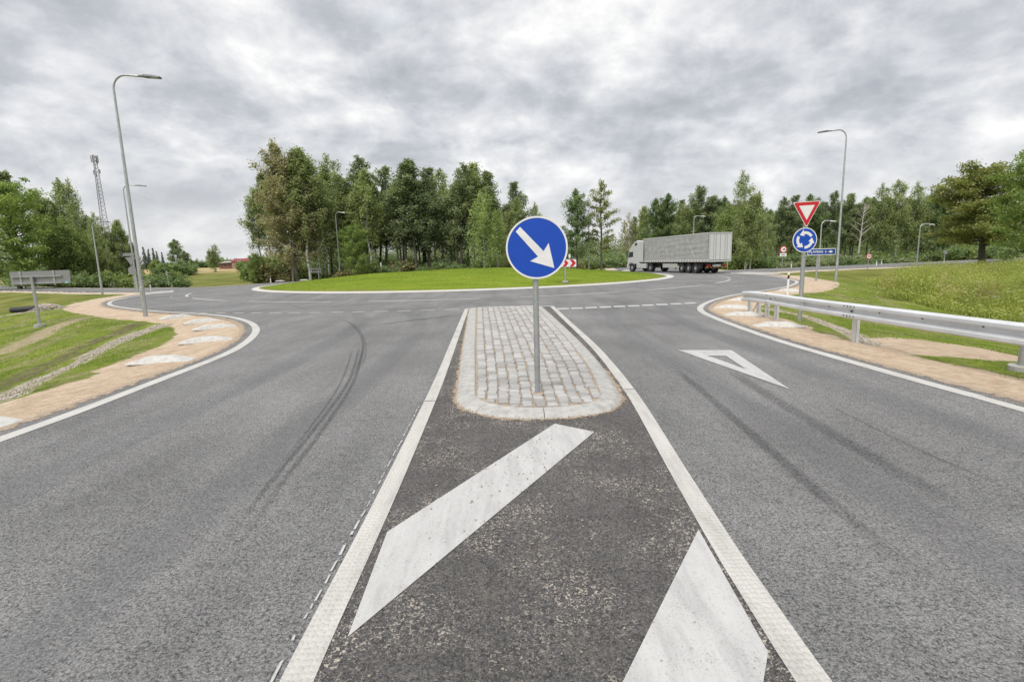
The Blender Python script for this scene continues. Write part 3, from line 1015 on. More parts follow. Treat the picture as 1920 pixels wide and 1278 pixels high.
def off_closed(poly, d):
    out = []
    for i in range(len(poly)):
        a, b = Vector(poly[i - 2]), Vector(poly[(i + 2) % len(poly)])
        t = (b - a).normalized()
        out.append((poly[i][0] + t.y * d, poly[i][1] - t.x * d))
    return out


K1, K2, K3 = off_closed(KO, 0.07), off_closed(KO, 0.25), off_closed(KO, 0.27)
KZ = [(KO, -0.05), (KO, 0.012), (K1, 0.058), (K2, 0.075), (K3, 0.06), (K3, -0.05)]
NP = 40
for k in range(NP):
    i0, i1 = int(n_ * k / NP), int(n_ * (k + 1) / NP)
    ids = list(range(i0, i1 + 1))
    vs = []
    for q, i in enumerate(ids):
        for ring_, z in KZ:
            p = Vector(ring_[i % n_])
            if q == len(ids) - 1:
                p = p.lerp(Vector(ring_[(i - 1) % n_]), 0.05)
            vs.append((p.x, p.y, z))
    m6 = 6
    fs = [(j * m6 + i, j * m6 + (i + 1) % m6, (j + 1) * m6 + (i + 1) % m6, (j + 1) * m6 + i) for j in range(len(ids) - 1) for i in range(m6)]
    fs += [tuple(range(m6))[::-1], tuple(range((len(ids) - 1) * m6, len(ids) * m6))]
    mbk = MB()
    mbk.add(vs, fs)
    mbk.build('kerb_stone', M_KERB, isl, bevel=0.006)
v_, e_, f_, _, _, _ = delaunay_2d_cdt([Vector(p) for p in K3], [], [list(range(n_))], 1, 1e-6)
mbb = MB()
mbb.add([(p.x, p.y, 0.052) for p in v_], f_)
mbb.build('joint_sand', M_SAND, isl)


def sett_mesh(seed):
    r = random.Random(seed)
    vs, fs = [], []
    j = lambda s: r.uniform(-s, s)
    for z, sc in ((-0.06, 1.0), (-0.012, 1.0), (0.0, 0.86)):
        for a, b in ((-1, -1), (1, -1), (1, 1), (-1, 1)):
            vs.append((a * 0.5 * sc + j(0.05), b * 0.5 * sc + j(0.05), z + (j(0.003) if z == 0 else 0)))
    for q in (0, 4):
        fs += [(q + i, q + (i + 1) % 4, q + 4 + (i + 1) % 4, q + 4 + i) for i in range(4)]
    vs.append((j(0.06), j(0.06), 0.006 + j(0.003)))
    fs += [(8, 9, 12), (9, 10, 12), (10, 11, 12), (11, 8, 12)]
    return vs, fs


SETTS = []
for s in range(8):
    vs, fs = sett_mesh(s)
    me = bpy.data.meshes.new('sett')
    me.from_pydata(vs, [], fs)
    me.materials.append(M_SETT)
    SETTS.append((me, vs, fs))
K4 = off_closed(KO, 0.285)
slots = []
for c in range(11):
    y = 5.9
    rr_ = random.Random(c)
    while y < 20.0:
        l = rr_.uniform(0.115, 0.165)
        xl = float(np.interp(y, [6.9, 11, 19.5], [-0.515, -0.79, -1.31])) + 0.0
        xr = float(np.interp(y, [6.9, 8.6, 11, 15, 19.5], [1.17, 1.255, 1.245, 1.125, 0.96]))
        w = (xr - xl) / 11
        slots.append((xl + w * (c + 0.5) + rr_.uniform(-0.01, 0.01), y + l / 2, w * rr_.uniform(0.80, 0.90), l * rr_.uniform(0.89, 0.965)))
        y += l
sx, sy = np.array([s[0] for s in slots]), np.array([s[1] for s in slots])
sd_ = sdf_poly(sx, sy, K4)
slots = sorted([(s, d) for s, d in zip(slots, sd_) if d < -0.03], key=lambda q: q[0][1])
stuff_v, stuff_f = [], []
for k, ((x, y, w, l), d) in enumerate(slots):
    me, vs, fs = SETTS[k % 8]
    if d > -0.075:
        l *= 0.75
        w *= 0.85
    z = 0.079 + random.uniform(-0.006, 0.007)
    rz = random.uniform(-0.06, 0.06)
    Mx = Matrix.Translation((x, y, z)) @ Matrix.Rotation(rz, 4, 'Z') @ Matrix.Rotation(random.uniform(-0.03, 0.03), 4, 'X') @ Matrix.Diagonal((w, l, 1, 1))
    if k < 296:
        o = link(bpy.data.objects.new('sett', me), isl)
        o.matrix_local = Mx
    else:
        b = len(stuff_v)
        stuff_v += [tuple(Mx @ Vector(v)) for v in vs]
        stuff_f += [tuple(i + b for i in f) for f in fs]
mbs = MB()
mbs.add(stuff_v, stuff_f)
setp(mbs.build('setts', M_SETT, isl), kind='stuff')
# sand spilled round the foot of the kerb
mbp = MB()
outer = off_closed(KO, -0.001)
for i in range(n_):
    p = KO[i]
    near = max(0.0, min(1.0, (9.0 - p[1]) / 3))
    cnt = int(4 + 10 * near)
    nv = Vector((outer[i][0] - p[0], outer[i][1] - p[1])).normalized()
    for _ in range(cnt):
        t = abs(random.gauss(0, 0.018 + 0.045 * near * (0.4 + 0.6 * vnoise(np.array(p[0]), np.array(p[1]), 0.35, 8))))
        s = random.uniform(0.004, 0.012)
        c = (p[0] + nv.x * t + random.uniform(-0.06, 0.06), p[1] + nv.y * t + random.uniform(-0.06, 0.06), 0.008 + random.uniform(0, 0.006) + max(0, 0.015 - t * 0.2))
        mbp.add([(c[0] + s, c[1], c[2]), (c[0] - s * 0.6, c[1] + s * 0.8, c[2]), (c[0] - s * 0.5, c[1] - s * 0.9, c[2]), (c[0], c[1], c[2] + s * 0.9)], [(0, 1, 3), (1, 2, 3), (2, 0, 3)])
setp(mbp.build('spilled_sand', M_SAND), kind='stuff')
def spill_fn(amount):
    def fn(t, b, L):
        sand_fn(t, b, L)
        uv = t.n('ShaderNodeTexCoord').outputs['UV']
        u = t.n('ShaderNodeSeparateXYZ', {0: uv}).outputs[0]
        v = oc(t)
        nz = t.math('ADD', t.math('MULTIPLY', t.noise(v, 5.5, 4, 0.65), 0.65), t.math('MULTIPLY', t.noise(v, 60, 4, 0.75), 0.35))
        alpha_mix(t, b, L, t.smooth(t.math('ADD', nz, t.math('MULTIPLY', t.math('SUBTRACT', u, 0.5), amount)), 0.50, 0.56))
    return fn


M_SPILL = mat('sand_spill', rough=0.95, fn=spill_fn(0.42))
kk = KO[-38:] + KO[:6]
band('sand_spill', offset(kk, 0.055), 0.17, 0.008, M_SPILL, True)
band('sand_spill', offset(KO[:90], 0.04), 0.10, 0.0085, M_SPILL, True)
band('sand_spill', offset(LEFT_LINE, 0.36 - 0.11)[::-1], 0.36, 0.004, M_SPILL, True)
band('sand_spill', offset(RIGHT_LINE, -0.34 + 0.11), 0.36, 0.004, M_SPILL, True)
# loose grit on the dark median
mbg = MB()
for _ in range(420):
    y = random.uniform(1.7, 5.6)
    x = random.gauss(0.12, 0.42)
    if not (-0.92 < x < 1.2):
        continue
    s = random.choice([0.004, 0.005, 0.006, 0.007, 0.010]) * random.uniform(0.7, 1.25)
    Mx = Matrix.Translation((x, y, 0.010 + s * 0.5)) @ Matrix.Rotation(random.uniform(0, 6), 4, 'Z') @ Matrix.Diagonal((s, s * random.uniform(0.7, 1), s * 0.8, 1))
    a = [(1, 0, 0), (0, 1, 0), (-1, 0, 0), (0, -1, 0), (0.1, 0.1, 1), (0, 0, -1)]
    mbg.add(a, [(0, 1, 4), (1, 2, 4), (2, 3, 4), (3, 0, 4), (1, 0, 5), (2, 1, 5), (3, 2, 5), (0, 3, 5)], 0, Mx)
setp(mbg.build('loose_grit', M_GRIT), kind='stuff')


# ------------------------------------------------------------------ signs
def disc(r, n=48):
    return [(r * math.cos(2 * PI * i / n), r * math.sin(2 * PI * i / n)) for i in range(n)]


def upright(x, y, z, yaw=0.0):
    """frame whose local x is to the right and local y up, local z towards the viewer (-Y)"""
    return Matrix.Translation((x, y, z)) @ Matrix.Rotation(yaw, 4, 'Z') @ Matrix.Rotation(PI / 2, 4, 'X')


def plate(name, poly, m, parent, M, t0, t1, bevel=0.0):
    mb = MB()
    mb.prism(poly, t0, t1, M)
    return mb.build(name, m, parent, bevel=bevel)


def clamp(parent, z, r, y=0.0):
    mb = MB()
    mb.tube([(0, 0, z - 0.025), (0, 0, z + 0.025)], r + 0.008, 14)
    mb.box((0, -r - 0.006, z), (0.05, 0.016, 0.05))
    return mb.build('clamp', M_GALV, parent)


# keep right
kr = thing('keep_right_sign', 'round blue sign with white diagonal arrow on a grey post in the cobbled island', 'road sign', (0.327, 6.62, 0.07))
mb = MB()
mb.tube([(0, 0, 0.0), (0, 0, 2.15)], 0.038, 20)
mb.build('post', M_GALV, kr, smooth=True)
mb = MB()
mb.tube([(0, 0, -0.005), (0, 0, 0.010), (0, 0, 0.020)], [0.085, 0.075, 0.05], 16)
mb.build('post_collar', M_SAND, kr)
c = at_y(1006.5, 464.5, 6.55)
Mk = upright(c.x - 0.327, -0.065, c.z - 0.07, R(-2))
pr = 0.392
o = plate('sign_plate', disc(pr, 64), M_BLUE, kr, Mk, -0.004, 0.004)
rim = MB()
ri, ro = disc(pr - 0.020, 64), disc(pr + 0.002, 64)
rim.add([(x, y, 0.0065) for x, y in ro] + [(x, y, 0.0065) for x, y in ri] + [(x, y, -0.006) for x, y in ro], [(i, (i + 1) % 64, 64 + (i + 1) % 64, 64 + i) for i in range(64)] + [(i, (i + 1) % 64, 128 + (i + 1) % 64, 128 + i) for i in range(64)], 0, Mk)
rim.build('sign_rim', M_SWHITE, kr)
sc = pr / 57.5
ar = [(-37, 27), (-29, 35.5), (13, -10), (22.5, 5), (32, -40), (-13, -26), (3.5, -19)]
# outline read off the plate: tail top-left, head bottom-right
ar = [(-38.5, 30.5), (-30.3, 39.0), (12.6, -6.6), (22.3, 8.2), (32.2, -38.2), (-12.8, -24.2), (2.0, -16.2)]
plate('arrow', [(x * sc, y * sc) for x, y in ar], M_SWHITE, kr, Mk, 0.003, 0.0075)
for z in (1.75, 2.05):
    clamp(kr, z, 0.038)

# give way and roundabout
gw = thing('give_way_sign', 'red and white triangle above a blue roundabout disc on one tall post behind the guardrail', 'road sign', (8.14, 14.2, -0.2))
mb = MB()
mb.tube([(0, 0, 0.0), (0, 0, 3.30)], 0.055, 18)
mb.build('post', M_GALV, gw, smooth=True)
a, b, c = at_y(1487, 379.5, 14.1), at_y(1540, 376, 14.1), at_y(1512.5, 426.5, 14.1)
tri = [(p.x - 8.14, p.z + 0.2) for p in (c, b, a)]
Mf = Matrix.Translation((0, -0.085, 0)) @ Matrix.Rotation(PI / 2, 4, 'X')


def rounded(poly, r, n=5):
    out = []
    N = len(poly)
    for i in range(N):
        p, q, s = Vector(poly[i - 1]), Vector(poly[i]), Vector(poly[(i + 1) % N])
        u, v = (p - q).normalized(), (s - q).normalized()
        for k in range(n + 1):
            t = k / n
            out.append(tuple((q + u * r * (1 - t)).lerp(q + v * r * t, t)))
    return out


def inset(poly, k):
    c = Vector((sum(p[0] for p in poly) / len(poly), sum(p[1] for p in poly) / len(poly)))
    return [tuple(c + (Vector(p) - c) * k) for p in poly]


plate('triangle_plate', rounded(tri, 0.07), M_SWHITE, gw, Mf, -0.004, 0.003)
plate('triangle_border', rounded(inset(tri, 0.94), 0.06), M_RED, gw, Mf, 0.0032, 0.006)
plate('triangle_field', rounded(inset(tri, 0.56), 0.012), M_SWHITE, gw, Mf, 0.0062, 0.009)
c = at_y(1509.5, 450, 14.1)
Mc = upright(c.x - 8.14, -0.085, c.z + 0.2, 0)
pr = 0.335
plate('roundabout_plate', disc(pr, 48), M_SWHITE, gw, Mc, -0.004, 0.003)
plate('roundabout_field', disc(pr * 0.93, 48), M_BLUE, gw, Mc, 0.0032, 0.006)
for k in range(3):
    a0 = R(30 + 120 * k)
    pts_o, pts_i = [], []
    for i in range(9):
        a = a0 + R(70) * i / 8
        pts_o.append((0.70 * pr * math.cos(a), 0.70 * pr * math.sin(a)))
        pts_i.append((0.48 * pr * math.cos(a), 0.48 * pr * math.sin(a)))
    a = a0 + R(70)
    hd = [(0.86 * pr * math.cos(a), 0.86 * pr * math.sin(a)), (0.60 * pr * math.cos(a + R(38)), 0.60 * pr * math.sin(a + R(38))), (0.32 * pr * math.cos(a), 0.32 * pr * math.sin(a))]
    plate('arrow', pts_o + hd + pts_i[::-1], M_SWHITE, gw, Mc, 0.0062, 0.009)
for z in (1.95, 2.35, 2.75, 3.2):
    clamp(gw, z, 0.055)


def text_obj(txt, size, M, m, parent, bold=0.0):
    cu = bpy.data.curves.new('lettering', 'FONT')
    cu.body = txt
    cu.size = size
    cu.extrude = 0.002
    cu.offset = bold
    cu.align_x = 'CENTER'
    cu.align_y = 'CENTER'
    cu.materials.append(m)
    tmp = link(bpy.data.objects.new('lettering_curve', cu))
    me = bpy.data.meshes.new_from_object(tmp.evaluated_get(bpy.context.evaluated_depsgraph_get()))
    bpy.data.objects.remove(tmp)
    o = link(bpy.data.objects.new('lettering', me), parent)
    o.matrix_local = M
    return o


# direction sign
ds = thing('direction_sign', 'small blue town name board with white arrow beside the roundabout disc', 'road sign', (20.12, 33.5, -0.1))
mb = MB()
mb.tube([(0, 0, 0), (0, 0, 2.15)], 0.05, 14)
mb.build('post', M_GALV, ds, smooth=True)
Ms = upright(0.21, -0.07, 1.95, R(4))
rect = lambda w, h: [(-w / 2, -h / 2), (w / 2, -h / 2), (w / 2, h / 2), (-w / 2, h / 2)]
plate('sign_board', rounded(rect(1.92, 0.43), 0.05), M_SWHITE, ds, Ms, -0.006, 0.003)
plate('sign_field', rounded(rect(1.84, 0.34), 0.04), M_BLUE2, ds, Ms, 0.0032, 0.007)
text_obj('PĻAVIŅAS  6', 0.215, Ms @ Matrix.Translation((-0.27, 0.0, 0.0095)), M_SWHITE, ds, 0.003)
plate('arrow', [(0.42, 0.022), (0.55, 0.03), (0.55, 0.075), (0.63, 0.075), (0.78, 0.0), (0.63, -0.075), (0.55, -0.075), (0.55, -0.03), (0.42, -0.022)], M_SWHITE, ds, Ms, 0.0072, 0.0115)
clamp(ds, 1.85, 0.05)
clamp(ds, 2.05, 0.05)

# chevron board on the mound
ch = thing('chevron_board', 'red and white chevron board on a short post at the foot of the green mound', 'road sign', (3.50, 32.5, 0.36))
mb = MB()
mb.tube([(0, 0, 0), (0, 0, 1.3)], 0.055, 14)
mb.build('post', M_GALV, ch, smooth=True)
mb = MB()
mb.box((0, 0, 0.03), (0.34, 0.34, 0.14))
mb.build('footing', M_FOOT, ch, bevel=0.02)
Mc = upright(-0.27, -0.09, 1.21, R(3))
wc, hc = 1.95, 0.47
plate('board', rounded(rect(wc, hc), 0.05), M_SWHITE, ch, Mc, -0.006, 0.003)
for k in range(4):
    x = -0.86 + 0.47 * k
    plate('chevron', [(x, hc * 0.46), (x + 0.22, hc * 0.46), (x + 0.40, 0), (x + 0.22, -hc * 0.46), (x, -hc * 0.46), (x + 0.18, 0)], M_RED, ch, Mc, 0.0032, 0.006)

# big board seen from behind on the left bank
zb = -0.2
bs = thing('road_sign', 'wide grey sign board seen from behind on a single post on the left grass bank', 'road sign', (-18.68, 20.0, zb), R(0))
ax_, bx_, cx2, dx2 = at_y(8, 510, 19.9), at_y(122, 506, 19.9), at_y(125, 531, 19.9), at_y(13, 536, 19.9)
poly = [(p.x + 18.68, p.z - zb) for p in (dx2, cx2, bx_, ax_)]
Mb = Matrix.Translation((0, 0.10, 0)) @ Matrix.Rotation(PI / 2, 4, 'X')
plate('board', poly, M_ALU, bs, Mb, -0.010, 0.008)
mb = MB()
mb.tube([(0, 0.0, 0.02), (0, 0.0, 1.93)], 0.055, 18)
mb.build('post', M_GALV, bs, smooth=True)
for px_a, px_b, py_ in ((18, 113, (519.5, 516.5)), (20, 115, (532, 529))):
    p, q = at_y(px_a, py_[0], 20), at_y(px_b, py_[1], 20)
    mb = MB()
    mb.box((((p.x + q.x) / 2 + 18.68), 0.045, (p.z + q.z) / 2 - zb), (q.x - p.x, 0.035, 0.05))
    mb.build('cross_rail', M_GALV, bs)
for pxm in (35, 98):
    p = at_y(pxm, 520, 20)
    mb = MB()
    mb.box((p.x + 18.68, 0.078, 1.86), (0.075, 0.026, 0.56))
    mb.build('upright_rail', M_GALV, bs)
p = at_y(121.5, 529, 20)
plate('sticker', [(p.x + 18.68 - 0.05, p.z - zb - 0.035), (p.x + 18.68 + 0.05, p.z - zb - 0.035), (p.x + 18.68 + 0.05, p.z - zb + 0.035), (p.x + 18.68 - 0.05, p.z - zb + 0.035)], M_TEAL, bs, Mb, 0.009, 0.013)
mb = MB()
mb.tube([(0, 0, -0.14), (0, 0, 0.05)], [0.20, 0.19], 14)
mb.build('footing', M_FOOT, bs)


# other signs around the junction
def small_sign(name, label, base, zsign, parts, pole_top, rp=0.04, yaw=0.0):
    o = thing(name, label, 'road sign', base, yaw)
    mb = MB()
    mb.tube([(0, 0, 0), (0, 0, pole_top)], rp, 10)
    mb.build('post', M_GALV, o, smooth=True)
    for nm, poly, m, dx, z, t in parts:
        plate(nm, poly, m, o, upright(dx, -0.07, z), t, t + 0.012)
    return o


def lorry_shape(s):
    return [(x * s, y * s) for x, y in [(-0.9, -0.4), (-0.9, 0.1), (-0.45, 0.1), (-0.45, 0.5), (0.95, 0.5), (0.95, -0.4)]]


b = at_y(1466, 507, 45)
b.z = zt(b.x, b.y)
p = at_y(1472.5, 467.5, 45)
zc_ = p.z - b.z
small_sign('prohibition_sign', 'small red ringed sign with dark lorry and white plate below, right of the truck', b, zc_,
           [('sign_plate', disc(0.30, 32), M_RED, 0, zc_, 0.0), ('sign_field', disc(0.225, 32), M_SWHITE, 0, zc_, 0.013), ('lorry_symbol', lorry_shape(0.12), M_BLACK, 0.02, zc_ + 0.01, 0.026),
            ('plate', rect(0.58, 0.27), M_SWHITE, 0, zc_ - 0.46, 0.0), ('plate_mark', rect(0.34, 0.07), M_ALU, 0, zc_ - 0.46, 0.013)], zc_ + 0.2, 0.02)
b = at_y(1627, 500, 52)
b.z = zt(b.x, b.y)
p = at_y(1630, 480.5, 52)
zc_ = p.z - b.z
sl = small_sign('speed_limit_sign', 'small round red ringed speed limit sign standing before the right road', b, zc_,
                [('sign_plate', disc(0.29, 32), M_RED, 0, zc_, 0.0), ('sign_field', disc(0.215, 32), M_SWHITE, 0, zc_, 0.013)], zc_ + 0.75, 0.035)
text_obj('70', 0.29, upright(0, -0.07, zc_) @ Matrix.Translation((0, 0, 0.028)), M_BLACK, sl, 0.004)
b = flat(1770, 492.5)
p = at_y(1773, 473, b.y)
small_sign('road_sign', 'small grey round sign seen from behind beside the right road', b, 1, [('sign_plate', disc(0.27, 32), M_ALU, 0, p.z, 0.0)], p.z + 0.1, 0.035)
b = at_y(255, 549, 42.3)
b.z = 0.0
z1, z2, z3 = at_y(246, 490, 42.3).z, at_y(248, 507, 42.3).z, at_y(244, 477, 42.3).z
small_sign('road_sign', 'grey triangle over grey disc seen from behind next to the tall left lamp post', b, 1,
           [('triangle_plate', rounded([(0, -0.36), (0.42, 0.34), (-0.42, 0.34)], 0.06), M_ALU, 0, z1, 0.0), ('disc_plate', disc(0.33, 32), M_ALU, 0, z2, 0.0), ('arrow_board', rect(0.9, 0.24), M_ALU, -0.1, z3, 0.0)], z3 + 0.1, 0.04)
b = flat(316.5, 535.5)
p = at_y(312.5, 512, b.y)
small_sign('narrow_marker_board', 'narrow grey marker board on a thin post before the green field', b, 1, [('board', rounded(rect(0.24, 0.52), 0.08), M_ALU, 0, p.z, 0.0)], p.z + 0.2, 0.03)
b = at_y(716, 522, 74)
b.z = zt(b.x, b.y)
p = at_y(716, 496, 74)
small_sign('narrow_post_sign', 'thin pale post with a narrow plate rising behind the green mound', b, 1, [('board', rect(0.22, 0.6), M_PWHITE, 0, p.z - b.z, 0.0)], p.z - b.z + 0.3, 0.09)
b = at_y(1068, 512, 70)
b.z = zt(b.x, b.y)
p = at_y(1068, 480, 70)
small_sign('pale_marker_post', 'short pale post just behind the red chevron board', b, 1, [('board', rect(0.26, 0.5), M_PWHITE, 0, p.z - b.z, 0.0)], p.z - b.z + 0.1, 0.08)
b = at_y(598.5, 526, 72)
b.z = zt(b.x, b.y)
fb = thing('road_sign', 'small pale framed sign board seen from behind at the left end of the mound', 'road sign', b)
zc_ = at_y(590, 507, 72).z - b.z
mb = MB()
mb.tube([(0, 0, 0), (0, 0, zc_ + 0.35)], 0.10, 10)
mb.build('post', M_GALV, fb, smooth=True)
plate('board', rect(1.5, 0.78), M_ALU, fb, upright(-0.42, 0.14, zc_), 0, 0.02)
for dz in (-0.22, 0.22):
    mb = MB()
    mb.box((-0.42, 0.08, zc_ + dz), (1.4, 0.04, 0.09))
    mb.build('cross_rail', M_RAIL, fb)
mb = MB()
mb.box((-1.0, 0.05, zc_), (0.1, 0.03, 0.8))
mb.build('upright_rail', M_RAIL, fb)
b = at_y(1300 / 1 - 64 + 130, 504, 62)
b = at_y(1363.5, 503.5, 66)
b.z = zt(b.x, b.y)
p = at_y(1364, 483, 66)
small_sign('road_sign', 'small grey round sign on a post behind the rear of the truck', b, 1, [('sign_plate', disc(0.34, 24), M_ALU, 0, p.z - b.z, 0.0)], p.z - b.z + 0.2, 0.05)


# ------------------------------------------------------------------ street lamps
def street_lamp(base, h, armlen, direction, label, foot=True, rb=0.085, rt=0.040, head=None):
    o = thing('street_lamp', label, 'street lamp', base, 0.0, 'tall street lamps round the junction')
    br = 0.50
    mb = MB()
    mb.tube([(0, 0, 0.0), (0, 0, 1.3), (0, 0, 1.31), (0, 0, h - br)], [rb, rb * 0.98, rb * 0.86, rt], 16, caps=True)
    mb.build('pole', M_POLE, o, smooth=True)
    pts = [(0, 0, h - br + 0.002)]
    for k in range(1, 9):
        a = PI / 2 * k / 8 * 1.06
        pts.append((direction * br * (1 - math.cos(a)), 0, h - br + br * math.sin(a)))
    sl_ = -0.07
    pts.append((direction * armlen * 0.62, 0, h + sl_ * armlen * 0.5))
    mb = MB()
    mb.tube(pts, rt * 0.92, 12)
    mb.build('arm', M_POLE, o, smooth=True)
    e = Vector(pts[-1])
    hd = MB()
    L = armlen * 0.44
    prof = [(-0.06, 0.045, 0.03), (0.10, 0.06, 0.04), (0.22, 0.14, 0.055), (0.55, 0.15, 0.05), (L + 0.02, 0.11, 0.03)]
    vs, fs = [], []
    for x, w, t in prof:
        vs += [(x, -w, -0.02), (x, w, -0.02), (x, w * 0.8, t), (x, -w * 0.8, t)]
    for i in range(len(prof) - 1):
        fs += [(4 * i + k, 4 * i + (k + 1) % 4, 4 * i + 4 + (k + 1) % 4, 4 * i + 4 + k) for k in range(4)]
    fs += [(0, 1, 2, 3), tuple(4 * (len(prof) - 1) + k for k in range(4))]
    Mh = Matrix.Translation(e) @ Matrix.Rotation(0 if direction > 0 else PI, 4, 'Z') @ Matrix.Rotation(R(5), 4, 'Y')
    hd.add(vs, fs, 0, Mh)
    hd.build('lamp_head', head or M_HEAD, o)
    ln = MB()
    ln.box((L * 0.72, 0, -0.026), (L * 0.42, 0.2, 0.012), Mh)
    ln.build('lamp_lens', M_LENS, o)
    if foot:
        mb = MB()
        mb.tube([(0, 0, -0.35), (0, 0, 0.0)], [0.23, 0.22], 16)
        mb.build('footing', M_FOOT, o, bevel=0.015)
        mb = MB()
        mb.box((0, -rb * 0.98, 1.0), (0.09, 0.012, 0.34))
        mb.build('service_hatch', M_POLE, o)
    return o


street_lamp((-15.03, 20.8, -0.12), 9.35, 1.72, 1, 'tall galvanised street lamp on the left verge, the nearest on that side, arm pointing right')
street_lamp((21.12, 33.0, -0.14), 9.42, 1.65, -1, 'tall street lamp right of the blue town name board, arm pointing left')
b = at_y(258.5, 548, 43.0)
b.z = 0.0
street_lamp(b, at_y(231, 347, 43).z, 1.75, 1, 'street lamp just left behind the nearest left lamp, standing at the road corner', foot=False)
b = at_y(192.5, 553, 42.6)
b.z = -0.15
street_lamp(b, at_y(174, 415, 42.6).z + 0.15, 1.35, 1, 'shorter street lamp left of the others, before the birch trees')
for px_b, px_t, py_t, D, al, dr_, lab in ((634, 628.5, 398, 73, 1.3, 1, 'street lamp behind the left half of the green mound'), (1104, 1104, 388, 73, 1.5, 1, 'street lamp in front of the two dark trees right of the blue arrow sign'),
                                          (1301, 1301.5, 405, 80, 1.6, 1, 'street lamp rising behind the roof of the truck'), (1535, 1541, 414, 56, 1.4, 1, 'street lamp whose pole stands behind the blue town name board'),
                                          (1718, 1726, 420, 64, 1.6, 1, 'street lamp at the far right beside the white marker posts')):
    p = at_y(px_t, py_t, D)
    z0 = zt(p.x, p.y)
    street_lamp((p.x, p.y, z0), p.z - z0, al, dr_, lab, foot=False, rb=0.095, rt=0.06, head=M_PWHITE)
# lamp whose foot stands at the right edge of the picture
b = ground(1908, 690)
b = Vector((8.02, 7.72, -0.03))
lp = street_lamp(b, 9.3, 1.7, -1, 'thick steel lamp post on a round concrete foot at the right edge behind the guardrail', foot=False, rb=0.105, rt=0.055)
mb = MB()
mb.tube([(0, 0, -0.2), (0, 0, 0.045)], [0.225, 0.215], 20)
mb.build('footing', M_FOOT, lp, bevel=0.012)


# ------------------------------------------------------------------ marker posts
def marker_post(base, h, label, amber=False):
    o = thing('marker_post', label, 'marker post', base, 0, 'white roadside marker posts')
    sec = [(-0.055, 0.03), (0.0, -0.05), (0.055, 0.03)]
    mb = MB()
    mb.prism([(x, y) for x, y in sec], 0, h * 0.74)
    mb.build('post', M_PWHITE, o)
    mb = MB()
    n = 3
    z0, z1 = h * 0.742, h * 0.90
    vs = [(x * 1.01, y * 1.01, z0 + (0.04 * (i - 1))) for i, (x, y) in enumerate(sec)] + [(x * 1.01, y * 1.01, z1 + 0.04 * (i - 1)) for i, (x, y) in enumerate(sec)]
    mb.add(vs, [(0, 1, 2)[::-1], (3, 4, 5), (0, 1, 4, 3), (1, 2, 5, 4), (2, 0, 3, 5)])
    mb.build('black_band', M_BLACK, o)
    mb = MB()
    vs = [(x, y, h * 0.905 + 0.04 * (i - 1)) for i, (x, y) in enumerate(sec)] + [(x, y, h + 0.03 * (i - 1)) for i, (x, y) in enumerate(sec)]
    mb.add(vs, [(0, 1, 2)[::-1], (3, 4, 5), (0, 1, 4, 3), (1, 2, 5, 4), (2, 0, 3, 5)])
    mb.build('post_cap', M_PWHITE, o)
    if amber:
        mb = MB()
        mb.box((0.0, -0.058, h * 0.82), (0.045, 0.012, 0.15))
        mb.build('reflector', M_ORANGE, o)
    return o


marker_post((12.75, 23.3, -0.06), 1.02, 'white marker post with black band and amber reflector behind the guardrail end', True)
b = flat(282.5, 546)
marker_post((b.x, b.y, 0), at_y(280.5, 528.5, b.y).z, 'white marker post with black band by the left road corner')
for px, py0, py1, lab in ((1484, 502, 491, 'small white marker post on the far side of the right road, nearest the roundabout'), (1643.5, 498.5, 487.5, 'left one of the two white marker posts standing close together by the right road'),
                          (1653, 496, 486.5, 'right one of the two white marker posts standing close together by the right road'), (1770, 493.5, 484.5, 'white marker post below the grey round sign back'),
                          (507.5, 530, 518, 'white marker post at the far left edge of the roundabout')):
    b = flat(px, py0)
    marker_post((b.x, b.y, 0.0 if True else 0), max(0.6, at_y(px, py1, b.y).z), lab)

# ------------------------------------------------------------------ concrete humps on the verges
LL, RL = np.array(LEFT_LINE), np.array(RIGHT_LINE)
hump_mb = MB()
hump_mb.add([(-0.85, -0.24, -0.03), (0.85, -0.24, -0.03), (0.85, 0.24, -0.03), (-0.85, 0.24, -0.03), (-0.85, -0.22, 0.012), (0.85, -0.22, 0.012), (0.85, 0.22, 0.012), (-0.85, 0.22, 0.012),
             (-0.36, -0.12, 0.155), (0.33, -0.12, 0.155), (0.33, 0.12, 0.155), (-0.36, 0.12, 0.155)],
            [(0, 1, 2, 3), (0, 1, 5, 4), (1, 2, 6, 5), (2, 3, 7, 6), (3, 0, 4, 7), (4, 5, 9, 8), (5, 6, 10, 9), (6, 7, 11, 10), (7, 4, 8, 11), (8, 9, 10, 11)])
hump0 = hump_mb.build('concrete_hump', M_HUMP, bevel=0.02)
first = True
